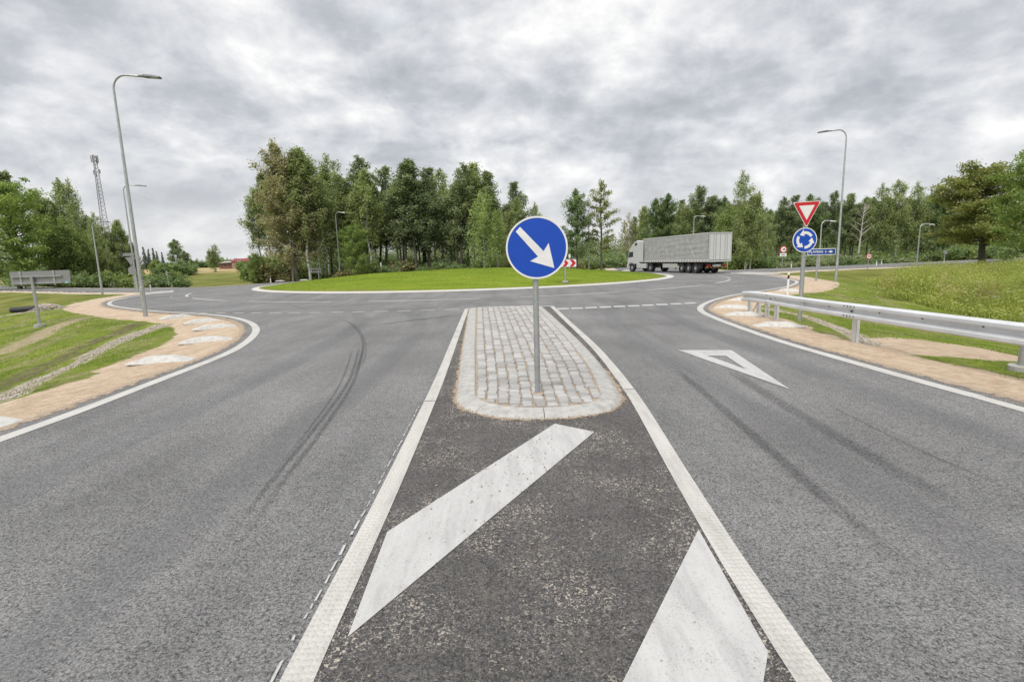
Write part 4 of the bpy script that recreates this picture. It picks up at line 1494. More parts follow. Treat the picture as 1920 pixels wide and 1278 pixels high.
for px, py, line, lab in ((15, 800, LL, 'concrete hump at the bottom left, cut by the left edge of the picture'), (340, 676, LL, 'flat pale concrete hump on the left sand verge, nearest one seen whole'), (417, 636, LL, 'concrete hump on the left verge, second from the camera'), (433, 612, LL, 'concrete hump at the tip of the left verge curve'),
                          (405, 600, LL, 'concrete hump on the left verge just past the curve tip'), (345, 593, LL, 'concrete hump on the left verge, between curve tip and nearest lamp'), (292, 587, LL, 'concrete hump on the left verge right beside the nearest lamp post'),
                          (1436, 612, RL, 'concrete hump before the guardrail posts, the nearest on the right verge'), (1362, 589, RL, 'concrete hump at the tip of the right verge'), (1350, 576, RL, 'concrete hump on the right verge just past the tip'),
                          (1392, 563, RL, 'concrete hump left of the guardrail end'), (1503, 547, RL, 'concrete hump beside the amber marker post')):
    g = ground(px, py)
    i = int(np.hypot(line[:, 0] - g.x, line[:, 1] - g.y).argmin())
    i = min(max(i, 2), len(line) - 3)
    t = line[i + 2] - line[i - 2]
    nrm = Vector((-t[1], t[0])).normalized()
    if (Vector((g.x, g.y)) - Vector(line[i])).dot(nrm) < 0:
        nrm = -nrm
    c = Vector(line[i]) + nrm * (0.36 + 0.72)
    o_sc = (0.72, 0.8, 0.75)
    o = hump0 if first else link(hump0.copy())
    first = False
    o.location = (c.x, c.y, zt(c.x, c.y) + 0.0)
    o.scale = o_sc
    o.rotation_euler = (0, 0, math.atan2(nrm.y, nrm.x) + random.uniform(-0.1, 0.1))
    setp(o, lab, 'concrete hump', 'concrete humps set into the sand verges')
for px, py in ((525, 527.5), (570, 525.8), (1175, 508.0), (1215, 508.6)):
    c = flat(px, py, 0.0)
    o = link(hump0.copy())
    o.location = (c.x, c.y, 0.03)
    o.rotation_euler = (0, 0, math.atan2(c.y - CY, c.x - CX) + PI / 2)
    setp(o, {525: 'distant concrete hump near the white marker post at the left far edge', 570: 'distant concrete hump left of the pale framed sign back', 1175: 'distant concrete hump just left of the truck cab', 1215: 'distant concrete hump under the cab of the truck'}[px],
         'concrete hump', 'concrete humps set into the sand verges')

# ------------------------------------------------------------------ guardrail
gr = thing('guardrail', 'long galvanised steel guardrail along the right verge with its end bending away', 'guardrail', (0, 0, 0))
path = [(7.45, -7, 0.62), (7.30, 2, 0.62), (7.22, 7.0, 0.62), (7.19, 10.67, 0.60), (7.33, 13.0, 0.575), (7.47, 14.6, 0.56), (7.58, 15.9, 0.53), (7.72, 16.8, 0.46)]
pp = crom([(p[0], p[1]) for p in path], 0.5)
zz = np.interp([p[1] for p in pp], [p[1] for p in path], [p[2] for p in path])
# W profile: depth (towards the road is -x), height
wprof = [(0.0, 0.165), (-0.035, 0.158), (-0.085, 0.125), (-0.085, 0.075), (-0.012, 0.025), (-0.012, -0.025), (-0.085, -0.075), (-0.085, -0.125), (-0.035, -0.158), (0.0, -0.165)]
seg_cuts = [0]
for i in range(1, len(pp)):
    if any(pp[i - 1][1] < q <= pp[i][1] for q in (2.6, 6.6, 10.6, 14.5)):
        seg_cuts.append(i)
seg_cuts.append(len(pp) - 1)
tp = np.array(pp)
tang = np.gradient(tp, axis=0)
tang /= np.linalg.norm(tang, axis=1)[:, None]
for s_ in range(len(seg_cuts) - 1):
    i0, i1 = seg_cuts[s_], seg_cuts[s_ + 1]
    vs = []
    push = 0.004 * (s_ % 2)
    for layer in (0.0, 0.004):
        for i in range(i0, i1 + 1):
            nx_, ny_ = tang[i][1], -tang[i][0]
            for d_, h_ in wprof:
                vs.append((pp[i][0] + (d_ + layer - push) * nx_, pp[i][1] + (d_ + layer - push) * ny_, zz[i] + h_))
    m_ = len(wprof)
    nn_ = i1 - i0 + 1
    fs = []
    for l_ in range(2):
        for j in range(nn_ - 1):
            for k in range(m_ - 1):
                a = l_ * nn_ * m_ + j * m_ + k
                fs.append((a, a + 1, a + m_ + 1, a + m_))
    mb = MB()
    mb.add(vs, fs)
    mb.build('beam', M_RAIL, gr, smooth=True)
for (x, y) in ((7.28, 10.67), (7.56, 14.45), (7.62, 15.1), (7.70, 15.8), (7.80, 16.6), (7.31, 6.67), (7.38, 2.6), (7.5, -1.4)):
    zb_ = float(np.interp(y, [p[1] for p in path], [p[2] for p in path]))
    g = zt(x, y)
    mb = MB()
    w, d, t = 0.12, 0.07, 0.012
    pz = zb_ + 0.10 - g
    mb.box((0.0, -w / 2 + 0.0, pz / 2 - 0.1), (d, t, pz + 0.2))
    mb.box((0.0, w / 2, pz / 2 - 0.1), (d, t, pz + 0.2))
    mb.box((-d / 2, 0, pz / 2 - 0.1), (t, w + t, pz + 0.2))
    o = mb.build('post', M_RAIL, gr)
    o.location = (x + 0.05, y, g)
for yb in (6.6, 10.6, 14.5):
    i = int(np.abs(tp[:, 1] - yb).argmin())
    mb = MB()
    for dy in (-0.16, -0.05, 0.05, 0.16):
        for dz in (-0.10, 0.10):
            mb.tube([(pp[i][0] - 0.095, yb + dy, zz[i] + dz), (pp[i][0] - 0.082, yb + dy, zz[i] + dz)], 0.016, 8)
    mb.tube([(pp[i][0] - 0.04, yb, zz[i]), (pp[i][0] - 0.008, yb, zz[i])], 0.02, 8)
    mb.build('bolts', M_BOLT, gr)
for yb in np.arange(-2.0, 14.0, 1.33):
    i = int(np.abs(tp[:, 1] - yb).argmin())
    mb = MB()
    mb.tube([(pp[i][0] - 0.058, pp[i][1], zz[i] + 0.052), (pp[i][0] - 0.040, pp[i][1], zz[i] + 0.040)], 0.014, 8)
    mb.build('bolt', M_BOLT, gr)
mb = MB()
mb.box((7.355, 12.55, 0.585), (0.045, 0.10, 0.10))
mb.prism([(-0.06, -0.06), (0.06, 0.0), (-0.06, 0.06)], -0.01, 0.01, Matrix.Translation((7.29, 12.5, 0.585)) @ Matrix.Rotation(PI / 2, 4, 'X'))
mb.build('reflector', M_RAIL, gr)
for a, b in (((7.66, 15.3, -0.02), (7.62, 14.75, 0.42)), ((7.76, 16.2, 0.0), (7.70, 15.75, 0.38))):
    mb = MB()
    mb.tube([a, b], 0.018, 6)
    mb.build('brace', M_RAIL, gr)

# ------------------------------------------------------------------ trucks
def side_prism(mb, poly, y0, y1, M=None, mi=0):
    """outline in local x (forward) and z, extruded across y"""
    Mx = Matrix.Rotation(PI / 2, 4, 'X')
    mb.prism(poly, -y1, -y0, (M @ Mx) if M is not None else Mx, mi)


def wheel(name, parent, x, y, r, w, M):
    mb = MB()
    s = 1 if y > 0 else -1
    prof = [(r * 0.60, -w / 2), (r * 0.93, -w / 2), (r, -w / 2 + 0.05), (r, w / 2 - 0.05), (r * 0.93, w / 2), (r * 0.60, w / 2)]
    n = 24
    vs = []
    for k in range(n):
        a = 2 * PI * k / n
        vs += [(rr * math.cos(a), t, rr * math.sin(a)) for rr, t in prof]
    m_ = len(prof)
    fs = [(k * m_ + i, k * m_ + i + 1, ((k + 1) % n) * m_ + i + 1, ((k + 1) % n) * m_ + i) for k in range(n) for i in range(m_ - 1)]
    mb.add(vs, fs, 0, M @ Matrix.Translation((x, y, r)))
    o = mb.build(name, M_TYRE, parent)
    mb = MB()
    mb.tube([(x, y - w * 0.3, r), (x, y + w * 0.3, r)], r * 0.61, 20, M=M)
    mb.tube([(x, y + s * w * 0.28, r), (x, y + s * w * 0.48, r)], [r * 0.33, r * 0.26], 14, M=M)
    mb.build('rim', M_RIM, o)
    return o


def make_truck(loc, heading, label):
    t = thing('truck', label, 'truck', loc, heading)
    I = Matrix.Identity(4)
    Lt, Wd, zb_, ht = 13.6, 2.5, 1.18, 4.0
    tb = MB()
    tb.box((Lt / 2 + 0.05, 0, (zb_ + 0.22 + ht - 0.07) / 2), (Lt - 0.24, Wd - 0.22, ht - 0.07 - zb_ - 0.22))
    tb.build('tarpaulin_roof', M_TARP, t)
    for sgn in (-1, 1):
        nx_, nz_ = 96, 16
        xs, zs = np.linspace(0.12, Lt - 0.1, nx_), np.linspace(zb_ + 0.2, ht - 0.08, nz_)
        XX, ZZ = np.meshgrid(xs, zs)
        h = (zs[-1] - ZZ) / (zs[-1] - zs[0])
        amp = np.sin(np.pi * (ZZ - zs[0]) / (zs[-1] - zs[0]))
        w_ = 0.014 * np.sin(XX * 2 * PI / 1.0 + 1.2) * amp + 0.020 * np.sin(2 * PI * (ZZ / 0.52 + 0.06 * XX)) * sst(XX, 12.5, 7) * amp
        for x0, k_ in ((4.2, 1.5), (8.9, 1.1)):
            dcr = XX - (x0 - k_ * h * 1.2)
            w_ += 0.035 * np.exp(-(dcr / 0.10) ** 2) * amp ** 0.5 - 0.035 * np.exp(-((dcr + 0.22) / 0.12) ** 2) * amp
        Yv = sgn * (Wd / 2 - 0.012 + w_)
        ii = np.arange(nx_ * nz_).reshape(nz_, nx_)
        o = np_mesh('side_curtain', np.stack([XX, Yv, ZZ], -1).reshape(-1, 3), np.stack([ii[:-1, :-1], ii[:-1, 1:], ii[1:, 1:], ii[1:, :-1]], -1).reshape(-1, 4), M_TARP, t)
        o.data.polygons.foreach_set('use_smooth', np.ones(len(o.data.polygons), bool))
    mk = MB()
    for i in range(7):
        for y in (-1, 1):
            mk.box((1.0 + i * 2.0, y * (Wd / 2 + 0.02), zb_ - 0.02), (0.10, 0.03, 0.05))
    mk.build('marker_light', M_ORANGE, t)
    st2 = MB()
    for i in range(24):
        for y in (-1, 1):
            st2.box((0.4 + i * 0.55, y * (Wd / 2 + 0.012), zb_ + 0.06), (0.045, 0.02, 0.26))
    st2.build('buckle_straps', M_CHASSIS, t)
    lr = MB()
    for y in (-0.62, 0.62):
        for dx in (-0.12, 0.12):
            lr.tube([(-0.06, y + dx, zb_ + 0.1), (-0.06, y + dx, ht - 0.15)], 0.02, 6)
    lr.build('locking_rod', M_RIM, t)
    ub = MB()
    for k in range(6):
        ub.box((0.49, -1.0 + 0.4 * k, 0.62), (0.02, 0.18, 0.11))
    ub.build('underride_marking', M_ORANGE, t)
    fr = MB()
    for y in (-Wd / 2 + 0.03, Wd / 2 - 0.03):
        fr.box((Lt / 2, y, zb_ + 0.10), (Lt, 0.07, 0.22))
        fr.box((Lt / 2, y, ht - 0.04), (Lt, 0.07, 0.10))
    fr.build('side_rail', mat('side_rail_pale', (0.56, 0.56, 0.55), 0.5), t, bevel=0.01)
    rf = MB()
    rf.box((Lt / 2 + 0.05, 0, ht - 0.035), (Lt - 0.2, Wd - 0.1, 0.02))
    rf.build('roof_sheet', M_TARP, t)
    rd = MB()
    for y in (-0.62, 0.62):
        rd.box((0.0, y, (zb_ + ht) / 2 + 0.05), (0.08, 1.19, ht - zb_ - 0.25))
    rd.build('rear_door', mat('trailer_door', (0.52, 0.525, 0.52), 0.5), t, bevel=0.01)
    fr = MB()
    for y in (-Wd / 2 + 0.05, Wd / 2 - 0.05):
        fr.box((0.0, y, (zb_ + ht) / 2), (0.14, 0.11, ht - zb_ + 0.02))
        fr.box((Lt - 0.05, y, (zb_ + ht) / 2), (0.12, 0.11, ht - zb_ + 0.02))
    fr.box((0, 0, ht - 0.06), (0.14, Wd, 0.13))
    fr.box((0, 0, zb_ + 0.05), (0.14, Wd, 0.16))
    fr.build('corner_posts', M_TANK, t, bevel=0.01)
    cs = MB()
    for y in (-0.5, 0.5):
        cs.box((Lt / 2 - 0.4, y, zb_ - 0.16), (Lt - 1.0, 0.14, 0.28))
    cs.box((0.55, 0, 0.62), (0.10, 2.3, 0.12))
    for x in (0.55,):
        for y in (-0.6, 0.6):
            cs.box((x, y, 0.8), (0.08, 0.1, 0.5))
    for y in (-0.8, 0.8):
        cs.box((9.4, y, 0.72), (0.14, 0.14, 0.8))
    cs.build('chassis', M_CHASSIS, t)
    lb = MB()
    for y in (-0.9, 0.9):
        lb.box((0.46, y, 0.80), (0.06, 0.42, 0.16))
    lb.build('tail_light', M_RED, t)
    nb = MB()
    nb.box((0.45, 0, 0.80), (0.05, 0.9, 0.22))
    nb.build('number_board', M_PWHITE, t)
    for x in (2.3, 3.6, 4.9):
        for y in (-1.03, 1.03):
            wheel('trailer_wheel', t, x, y, 0.50, 0.40, I)
    for y in (-1.0, 1.0):
        mg = MB()
        for x in (2.3, 3.6, 4.9):
            mg.box((x, y, 1.07), (1.05, 0.42, 0.03))
        mg.box((1.62, y, 0.78), (0.03, 0.42, 0.55))
        mg.build('mudguard', M_CHASSIS, t)
        sgp = MB()
        sgp.box((7.3, y * 1.17, 0.78), (3.1, 0.05, 0.46))
        sgp.build('side_guard', mat('side_guard_pale', (0.46, 0.46, 0.44), 0.6), t, bevel=0.01)
    # tractor, turned a little into the bend, coupled at the king pin
    M = Matrix.Translation((12.0, 0, 0)) @ Matrix.Rotation(R(12), 4, 'Z')
    cab = MB()
    side_prism(cab, [(2.15, 0.95), (2.15, 3.0), (2.30, 3.78), (2.65, 3.86), (3.45, 3.42), (4.05, 2.85), (4.15, 2.45), (4.42, 1.75), (4.46, 0.95)], -1.22, 1.22, M)
    cab.build('cab', M_TWHITE, t, bevel=0.07)
    bp = MB()
    side_prism(bp, [(4.02, 0.34), (4.50, 0.38), (4.56, 0.62), (4.50, 0.96), (4.02, 0.94)], -1.24, 1.24, M)
    bp.build('bumper', M_TWHITE, t, bevel=0.05)
    for y in (-1.0, 1.0):
        hl = MB()
        hl.box((4.52, y * 0.93, 0.74), (0.06, 0.36, 0.20), M)
        hl.build('headlight', M_LIGHTG, t)
    ws = MB()
    ws.add([(4.462, -1.06, 1.78), (4.462, 1.06, 1.78), (4.172, 1.03, 2.54), (4.172, -1.03, 2.54), (4.43, -1.06, 1.78), (4.43, 1.06, 1.78), (4.14, 1.03, 2.54), (4.14, -1.03, 2.54)],
           [(0, 1, 2, 3), (0, 1, 5, 4), (1, 2, 6, 5), (2, 3, 7, 6), (3, 0, 4, 7)], 0, M)
    ws.build('windscreen', M_GLASS, t)
    gl = MB()
    gl.box((4.49, 0, 1.30), (0.05, 1.7, 0.5), M)
    gl.build('grille', M_CHASSIS, t)
    for y in (-1, 1):
        sw_ = MB()
        side_prism(sw_, [(3.30, 1.85), (4.26, 1.80), (4.02, 2.45), (3.30, 2.50)], y * 1.215 - 0.02, y * 1.215 + 0.02, M)
        sw_.build('side_window', M_GLASS, t)
        uw = MB()
        side_prism(uw, [(2.55, 3.28), (3.05, 3.22), (2.92, 3.50), (2.55, 3.58)], y * 1.215 - 0.018, y * 1.215 + 0.018, M)
        uw.build('upper_window', M_GLASS, t)
        mr = MB()
        mr.box((4.30, y * 1.42, 2.15), (0.16, 0.10, 0.62), M)
        mr.box((4.28, y * 1.30, 2.42), (0.05, 0.24, 0.05), M)
        mr.build('mirror', M_CHASSIS, t, bevel=0.02)
        df = MB()
        df.box((1.80, y * 1.19, 2.45), (0.75, 0.05, 2.5), M)
        df.build('side_deflector', M_TWHITE, t, bevel=0.02)
        fa = MB()
        pts = [(3.6 + 0.64 * math.cos(a), 0.5 + 0.64 * math.sin(a)) for a in np.linspace(0.1, PI - 0.1, 10)] + [(3.6 + 0.56 * math.cos(a), 0.5 + 0.56 * math.sin(a)) for a in np.linspace(PI - 0.1, 0.1, 10)]
        side_prism(fa, pts, y * 1.03 - 0.22, y * 1.03 + 0.22, M)
        fa.build('wheel_arch', M_CHASSIS, t)
        ft = MB()
        ft.box((1.75, y * 1.02, 0.72), (1.75, 0.42, 0.56), M)
        ft.build('side_panel', mat('side_guard_pale', (0.46, 0.46, 0.44), 0.6), t, bevel=0.04)
        for x in (3.6, 0.05):
            wheel('front_wheel' if x > 1 else 'drive_wheel', t, x, y * 1.03, 0.50, 0.34 if x > 1 else 0.5, M)
    ch_ = MB()
    ch_.box((1.7, 0, 0.85), (4.9, 0.9, 0.26), M)
    ch_.build('tractor_chassis', M_CHASSIS, t)
    return t


# the trailer's rear left bottom corner stands at about (19.4, 50)
hd = math.atan2(12.9, -2.9)
cdir = Vector((math.cos(hd), math.sin(hd)))
rl = Vector((19.45, 50.2))
ctr = rl + Vector((cdir.y, -cdir.x)) * 1.25
trk = make_truck((ctr.x, ctr.y, 0.0), hd, 'white cabbed truck with long grey tarpaulin trailer driving round the roundabout')
# ------------------------------------------------------------------ culvert
g = ground(44, 586)
PS = 0.38
CVN = 1
cv_ = thing('culvert_pipe', 'black ribbed plastic pipe poking out of pale rubble in the left ditch', 'pipe', (g.x, g.y, g.z))
mb = MB()
pts, rad = [], []
for i in range(61):
    s = i / 60
    pts.append((PS * (-1.45 + 2.9 * s), PS * (-0.25 + 0.6 * s), PS * (0.40 + 0.14 * s)))
    rad.append(PS * (0.36 if i % 4 < 2 else 0.40))
mb.tube(pts, rad, 18, caps=False)
mb.tube([pts[0], pts[-1]], 0.33 * PS, 18, caps=False)
mb.build('pipe_shell', M_PIPE, cv_, smooth=False)
mb = MB()
rs = random.Random(5)
for _ in range(1500):
    x, y = rs.gauss(0.75, 0.5), rs.gauss(0.45, 0.35)
    if rs.random() < 0.25:
        x, y = rs.uniform(-1.4, 1.3), rs.gauss(-0.42, 0.08)
    X_, Y_ = g.x + x, g.y + y
    z = zt(X_, Y_) + max(0, 0.28 * (1 - ((x - 0.75) / 1.0) ** 2 - ((y - 0.45) / 0.6) ** 2))
    s = rs.uniform(0.025, 0.06)
    Mx = Matrix.Translation((X_, Y_, z)) @ Matrix.Rotation(rs.uniform(0, 6), 4, 'Z') @ Matrix.Rotation(rs.uniform(0, 6), 4, 'X') @ Matrix.Diagonal((s, s * rs.uniform(0.6, 1), s * rs.uniform(0.5, 0.9), 1))
    mb.add([(1, 0, 0), (0, 1, 0), (-1, 0, 0), (0, -1, 0), (0.1, 0.1, 0.9), (0, 0, -1)], [(0, 1, 4), (1, 2, 4), (2, 3, 4), (3, 0, 4), (1, 0, 5), (2, 1, 5), (3, 2, 5), (0, 3, 5)], 0, Mx)
setp(mb.build('rubble', M_RUBBLE), kind='stuff')
# stones in the drains
mb = MB()
for li, line in enumerate(DRAINS):
    seg = crom(line, 0.05)
    for p in seg:
        for _ in range(3):
            X_, Y_ = p[0] + rs.gauss(0, 0.065), p[1] + rs.gauss(0, 0.065)
            s = rs.uniform(0.012, 0.036)
            Mx = Matrix.Translation((X_, Y_, zt(X_, Y_) + s * 0.4)) @ Matrix.Rotation(rs.uniform(0, 6), 4, 'Z') @ Matrix.Rotation(rs.uniform(0, 6), 4, 'X') @ Matrix.Diagonal((s, s * rs.uniform(0.6, 1), s * rs.uniform(0.5, 0.9), 1))
            mb.add([(1, 0, 0), (0, 1, 0), (-1, 0, 0), (0, -1, 0), (0.1, 0.1, 0.9), (0, 0, -1)], [(0, 1, 4), (1, 2, 4), (2, 3, 4), (3, 0, 4), (1, 0, 5), (2, 1, 5), (3, 2, 5), (0, 3, 5)], 0, Mx)
setp(mb.build('drain_gravel', M_RUBBLE), kind='stuff')

# ------------------------------------------------------------------ far buildings and mast
b = at_y(203, 470, 175)
zb_ = zt(b.x, b.y)
H_ = at_y(186, 291, 175).z - zb_
ms = thing('radio_mast', 'tall lattice mast with aerials rising above the left trees', 'mast', (b.x, b.y, zb_))
M_MAST = mat('mast_steel_dull', (0.13, 0.13, 0.14), 0.6, 0.3)
legs = [(math.cos(a), math.sin(a)) for a in (0.3, 0.3 + 2 * PI / 3, 0.3 + 4 * PI / 3)]
wr = lambda z: 1.5 - 1.0 * (z / H_)
for lx, ly in legs:
    mb = MB()
    mb.tube([(lx * wr(0), ly * wr(0), 0), (lx * wr(H_), ly * wr(H_), H_)], 0.07, 6)
    mb.build('leg', M_MAST, ms)
mb = MB()
z = 0.0
while z < H_ - 1:
    dz = max(1.2, wr(z) * 1.4)
    for k in range(3):
        a, b2 = legs[k], legs[(k + 1) % 3]
        z2 = min(z + dz, H_)
        mb.tube([(a[0] * wr(z), a[1] * wr(z), z), (b2[0] * wr(z2), b2[1] * wr(z2), z2)], 0.032, 4)
        mb.tube([(b2[0] * wr(z), b2[1] * wr(z), z), (a[0] * wr(z2), a[1] * wr(z2), z2)], 0.032, 4)
    z += dz
setp(mb.build('bracing', M_MAST, ms), kind='stuff')
for k, (a, z) in enumerate([(0.2, H_ - 1.2), (1.6, H_ - 1.4), (2.7, H_ - 1.0), (3.9, H_ - 1.3), (5.2, H_ - 1.1), (0.9, H_ - 5.0), (3.1, H_ - 5.4), (4.9, H_ - 6.2)]):
    mb = MB()
    mb.box((0, 0, 0), (0.25, 0.45, 2.2 if z > H_ - 2 else 1.3), Matrix.Translation((0.9 * math.cos(a), 0.9 * math.sin(a), z)) @ Matrix.Rotation(a, 4, 'Z'))
    mb.build('aerial_panel', mat('aerial_grey', (0.30, 0.30, 0.32), 0.5), ms)

b = at_y(452, 500, 150)
zb_ = zt(b.x, b.y)
bd = thing('farm_shed', 'long low shed with red roof and pale red walls beyond the field', 'shed', (b.x, b.y, zb_))
bd.scale = (0.62, 0.62, 0.50)
M_SHEDW = mat('shed_wall', rough=0.8, fn=concrete_fn((0.42, 0.24, 0.25), 0.12))
M_SHEDB = mat('shed_brick', rough=0.9, fn=concrete_fn((0.20, 0.085, 0.07), 0.2))
M_SHEDR = mat('shed_roof', rough=0.6, fn=concrete_fn((0.26, 0.035, 0.06), 0.1))
mb = MB()
mb.box((2.5, 0, 2.0), (9, 8, 4.0))
mb.build('wall', M_SHEDW, bd)
mb = MB()
mb.box((-5.2, 0.3, 1.6), (6.4, 7, 3.2))
mb.build('brick_wing', M_SHEDB, bd)
mb = MB()
mb.prism([(-4.6, 4.0), (0, 5.4), (4.6, 4.0), (4.6, 4.2), (0, 5.65), (-4.6, 4.2)], -2.4, 7.4, Matrix.Rotation(PI / 2, 4, 'Z') @ Matrix.Rotation(PI / 2, 4, 'X') @ Matrix.Rotation(0, 4, 'Y'))
mb.build('roof', M_SHEDR, bd)
mb = MB()
mb.add([(-8.9, -3.9, 3.1), (-1.9, -3.9, 3.6), (-1.9, 4.2, 4.6), (-8.9, 4.2, 4.1), (-8.9, -3.9, 3.3), (-1.9, -3.9, 3.8), (-1.9, 4.2, 4.8), (-8.9, 4.2, 4.3)], [(0, 1, 2, 3), (4, 5, 6, 7), (0, 1, 5, 4), (1, 2, 6, 5), (2, 3, 7, 6), (3, 0, 4, 7)])
mb.build('wing_roof', mat('shed_roof_grey', (0.42, 0.40, 0.40), 0.6), bd)
for k in range(3):
    mb = MB()
    mb.box((-7.4 + 1.9 * k, -3.23, 1.9), (0.9, 0.08, 1.1))
    mb.build('window', M_GLASS, bd)


# ------------------------------------------------------------------ trees
def leaf_cloud(centres, radius, per, size, r, squash=0.8, droop=0.0, up=0.35):
    """leaf sized quads scattered round centres; returns verts, faces, tone"""
    C_ = np.repeat(np.asarray(centres), per, 0)
    n = len(C_)
    rad = np.repeat(np.broadcast_to(radius, (len(centres),)), per)
    off = r.normal(0, 1, (n, 3))
    off *= (rad / 1.9)[:, None]
    off[:, 2] *= squash
    if droop:
        dz = r.exponential(droop, n)
        off[:, 2] -= dz
        off[:, :2] *= 0.75
    P = C_ + off
    nm = r.normal(0, 1, (n, 3))
    nm[:, 2] = np.abs(nm[:, 2]) + up
    nm /= np.linalg.norm(nm, axis=1)[:, None]
    t = np.cross(nm, r.normal(0, 1, (n, 3)))
    t /= np.linalg.norm(t, axis=1)[:, None] + 1e-9
    b = np.cross(nm, t)
    s = size * r.uniform(0.6, 1.35, n)[:, None]
    V = np.stack([P - t * s, P - b * s * 0.55, P + t * s, P + b * s * 0.55], 1).reshape(-1, 3)
    Fq = np.arange(4 * n).reshape(-1, 4)
    ct = np.repeat(r.uniform(0, 1, len(centres)), per)
    tone = np.clip(0.55 * ct + 0.45 * r.uniform(0, 1, n), 0, 1)
    return V, Fq, np.repeat(tone, 4)


def np_tubes(lines, n=5):
    V, Fq = [], []
    off = 0
    for pts, rad in lines:
        pts = np.asarray(pts, float)
        m = len(pts)
        d = np.gradient(pts, axis=0)
        d /= np.linalg.norm(d, axis=1)[:, None] + 1e-9
        ref = np.array([0.31, 0.17, 0.93]) if abs(d[0, 2]) < 0.8 else np.array([1.0, 0.1, 0.0])
        u = np.cross(d, ref)
        u /= np.linalg.norm(u, axis=1)[:, None] + 1e-9
        w = np.cross(d, u)
        a = np.linspace(0, 2 * PI, n, endpoint=False)
        ring_ = pts[:, None, :] + (u[:, None, :] * np.cos(a)[None, :, None] + w[:, None, :] * np.sin(a)[None, :, None]) * np.asarray(rad)[:, None, None]
        V.append(ring_.reshape(-1, 3))
        i = np.arange(m * n).reshape(m, n)
        j = np.roll(i, -1, 1)
        Fq.append(np.stack([i[:-1], j[:-1], j[1:], i[1:]], -1).reshape(-1, 4) + off)
        off += m * n
    return np.concatenate(V), np.concatenate(Fq)


PROTO = {}
LANDMARKS = [(8, 'the left edge of the picture'), (66, 'the post of the wide sign back'), (122, 'the right end of the wide sign back'), (183, 'the shorter left lamp'), (205, 'the lattice mast'), (248, 'the grey triangle sign back'),
             (274, 'the nearest left lamp'), (313, 'the narrow grey marker board'), (350, 'the round far tree'), (397, 'the single far birch'), (450, 'the red roofed shed'), (507, 'the white marker post at the far left'), (545, 'the broad olive tree'),
             (590, 'the small framed sign back'), (631, 'the mound lamp post'), (662, 'the low leafy maple'), (716, 'the narrow pale post sign'), (770, 'the highest dark aspen'), (826, 'the birch right of the grove centre'), (880, 'the highest right birch peak'),
             (905, 'the pale young birch'), (950, 'the left rim of the blue arrow sign'), (1007, 'the blue arrow sign'), (1063, 'the red chevron board'), (1104, 'the lamp post by the dark tree'), (1128, 'the sparse brownish tree'), (1165, 'the thin half bare tree'),
             (1205, 'the white truck cab'), (1250, 'the front half of the trailer'), (1301, 'the lamp over the trailer'), (1350, 'the trailer rear'), (1405, 'the big forked birch'), (1440, 'the small birch by the forked one'), (1472, 'the lorry sign'), (1509, 'the roundabout disc'),
             (1540, 'the town name board'), (1577, 'the tall right lamp'), (1618, 'the dead tree'), (1648, 'the pair of marker posts'), (1690, 'the windswept birches'), (1724, 'the far right lamp'), (1772, 'the round sign back'), (1855, 'the big oak'), (1912, 'the right edge of the picture')]
NAMED_LATER = []


def name_by_landmarks():
    sets = {}
    for o, px, D, noun in NAMED_LATER:
        k = min(range(len(LANDMARKS)), key=lambda i: abs(LANDMARKS[i][0] - px))
        side = 'left of' if px < LANDMARKS[k][0] else 'right of'
        sets.setdefault((k, side, noun), []).append((D, o))
    for (k, side, noun), lst in sets.items():
        lst.sort(key=lambda q: q[0])
        names = {1: [''], 2: ['nearer ', 'farther '], 3: ['nearest ', 'middle ', 'farthest ']}.get(len(lst), ['nearest ', 'second nearest ', 'third nearest ', 'fourth nearest ', 'fifth nearest ', 'sixth nearest ', 'seventh nearest '] + ['farthest '] * len(lst))
        for (D, o), nm in zip(lst, names):
            o['label'] = '%s%s just %s %s' % (nm, noun, side, LANDMARKS[k][1])




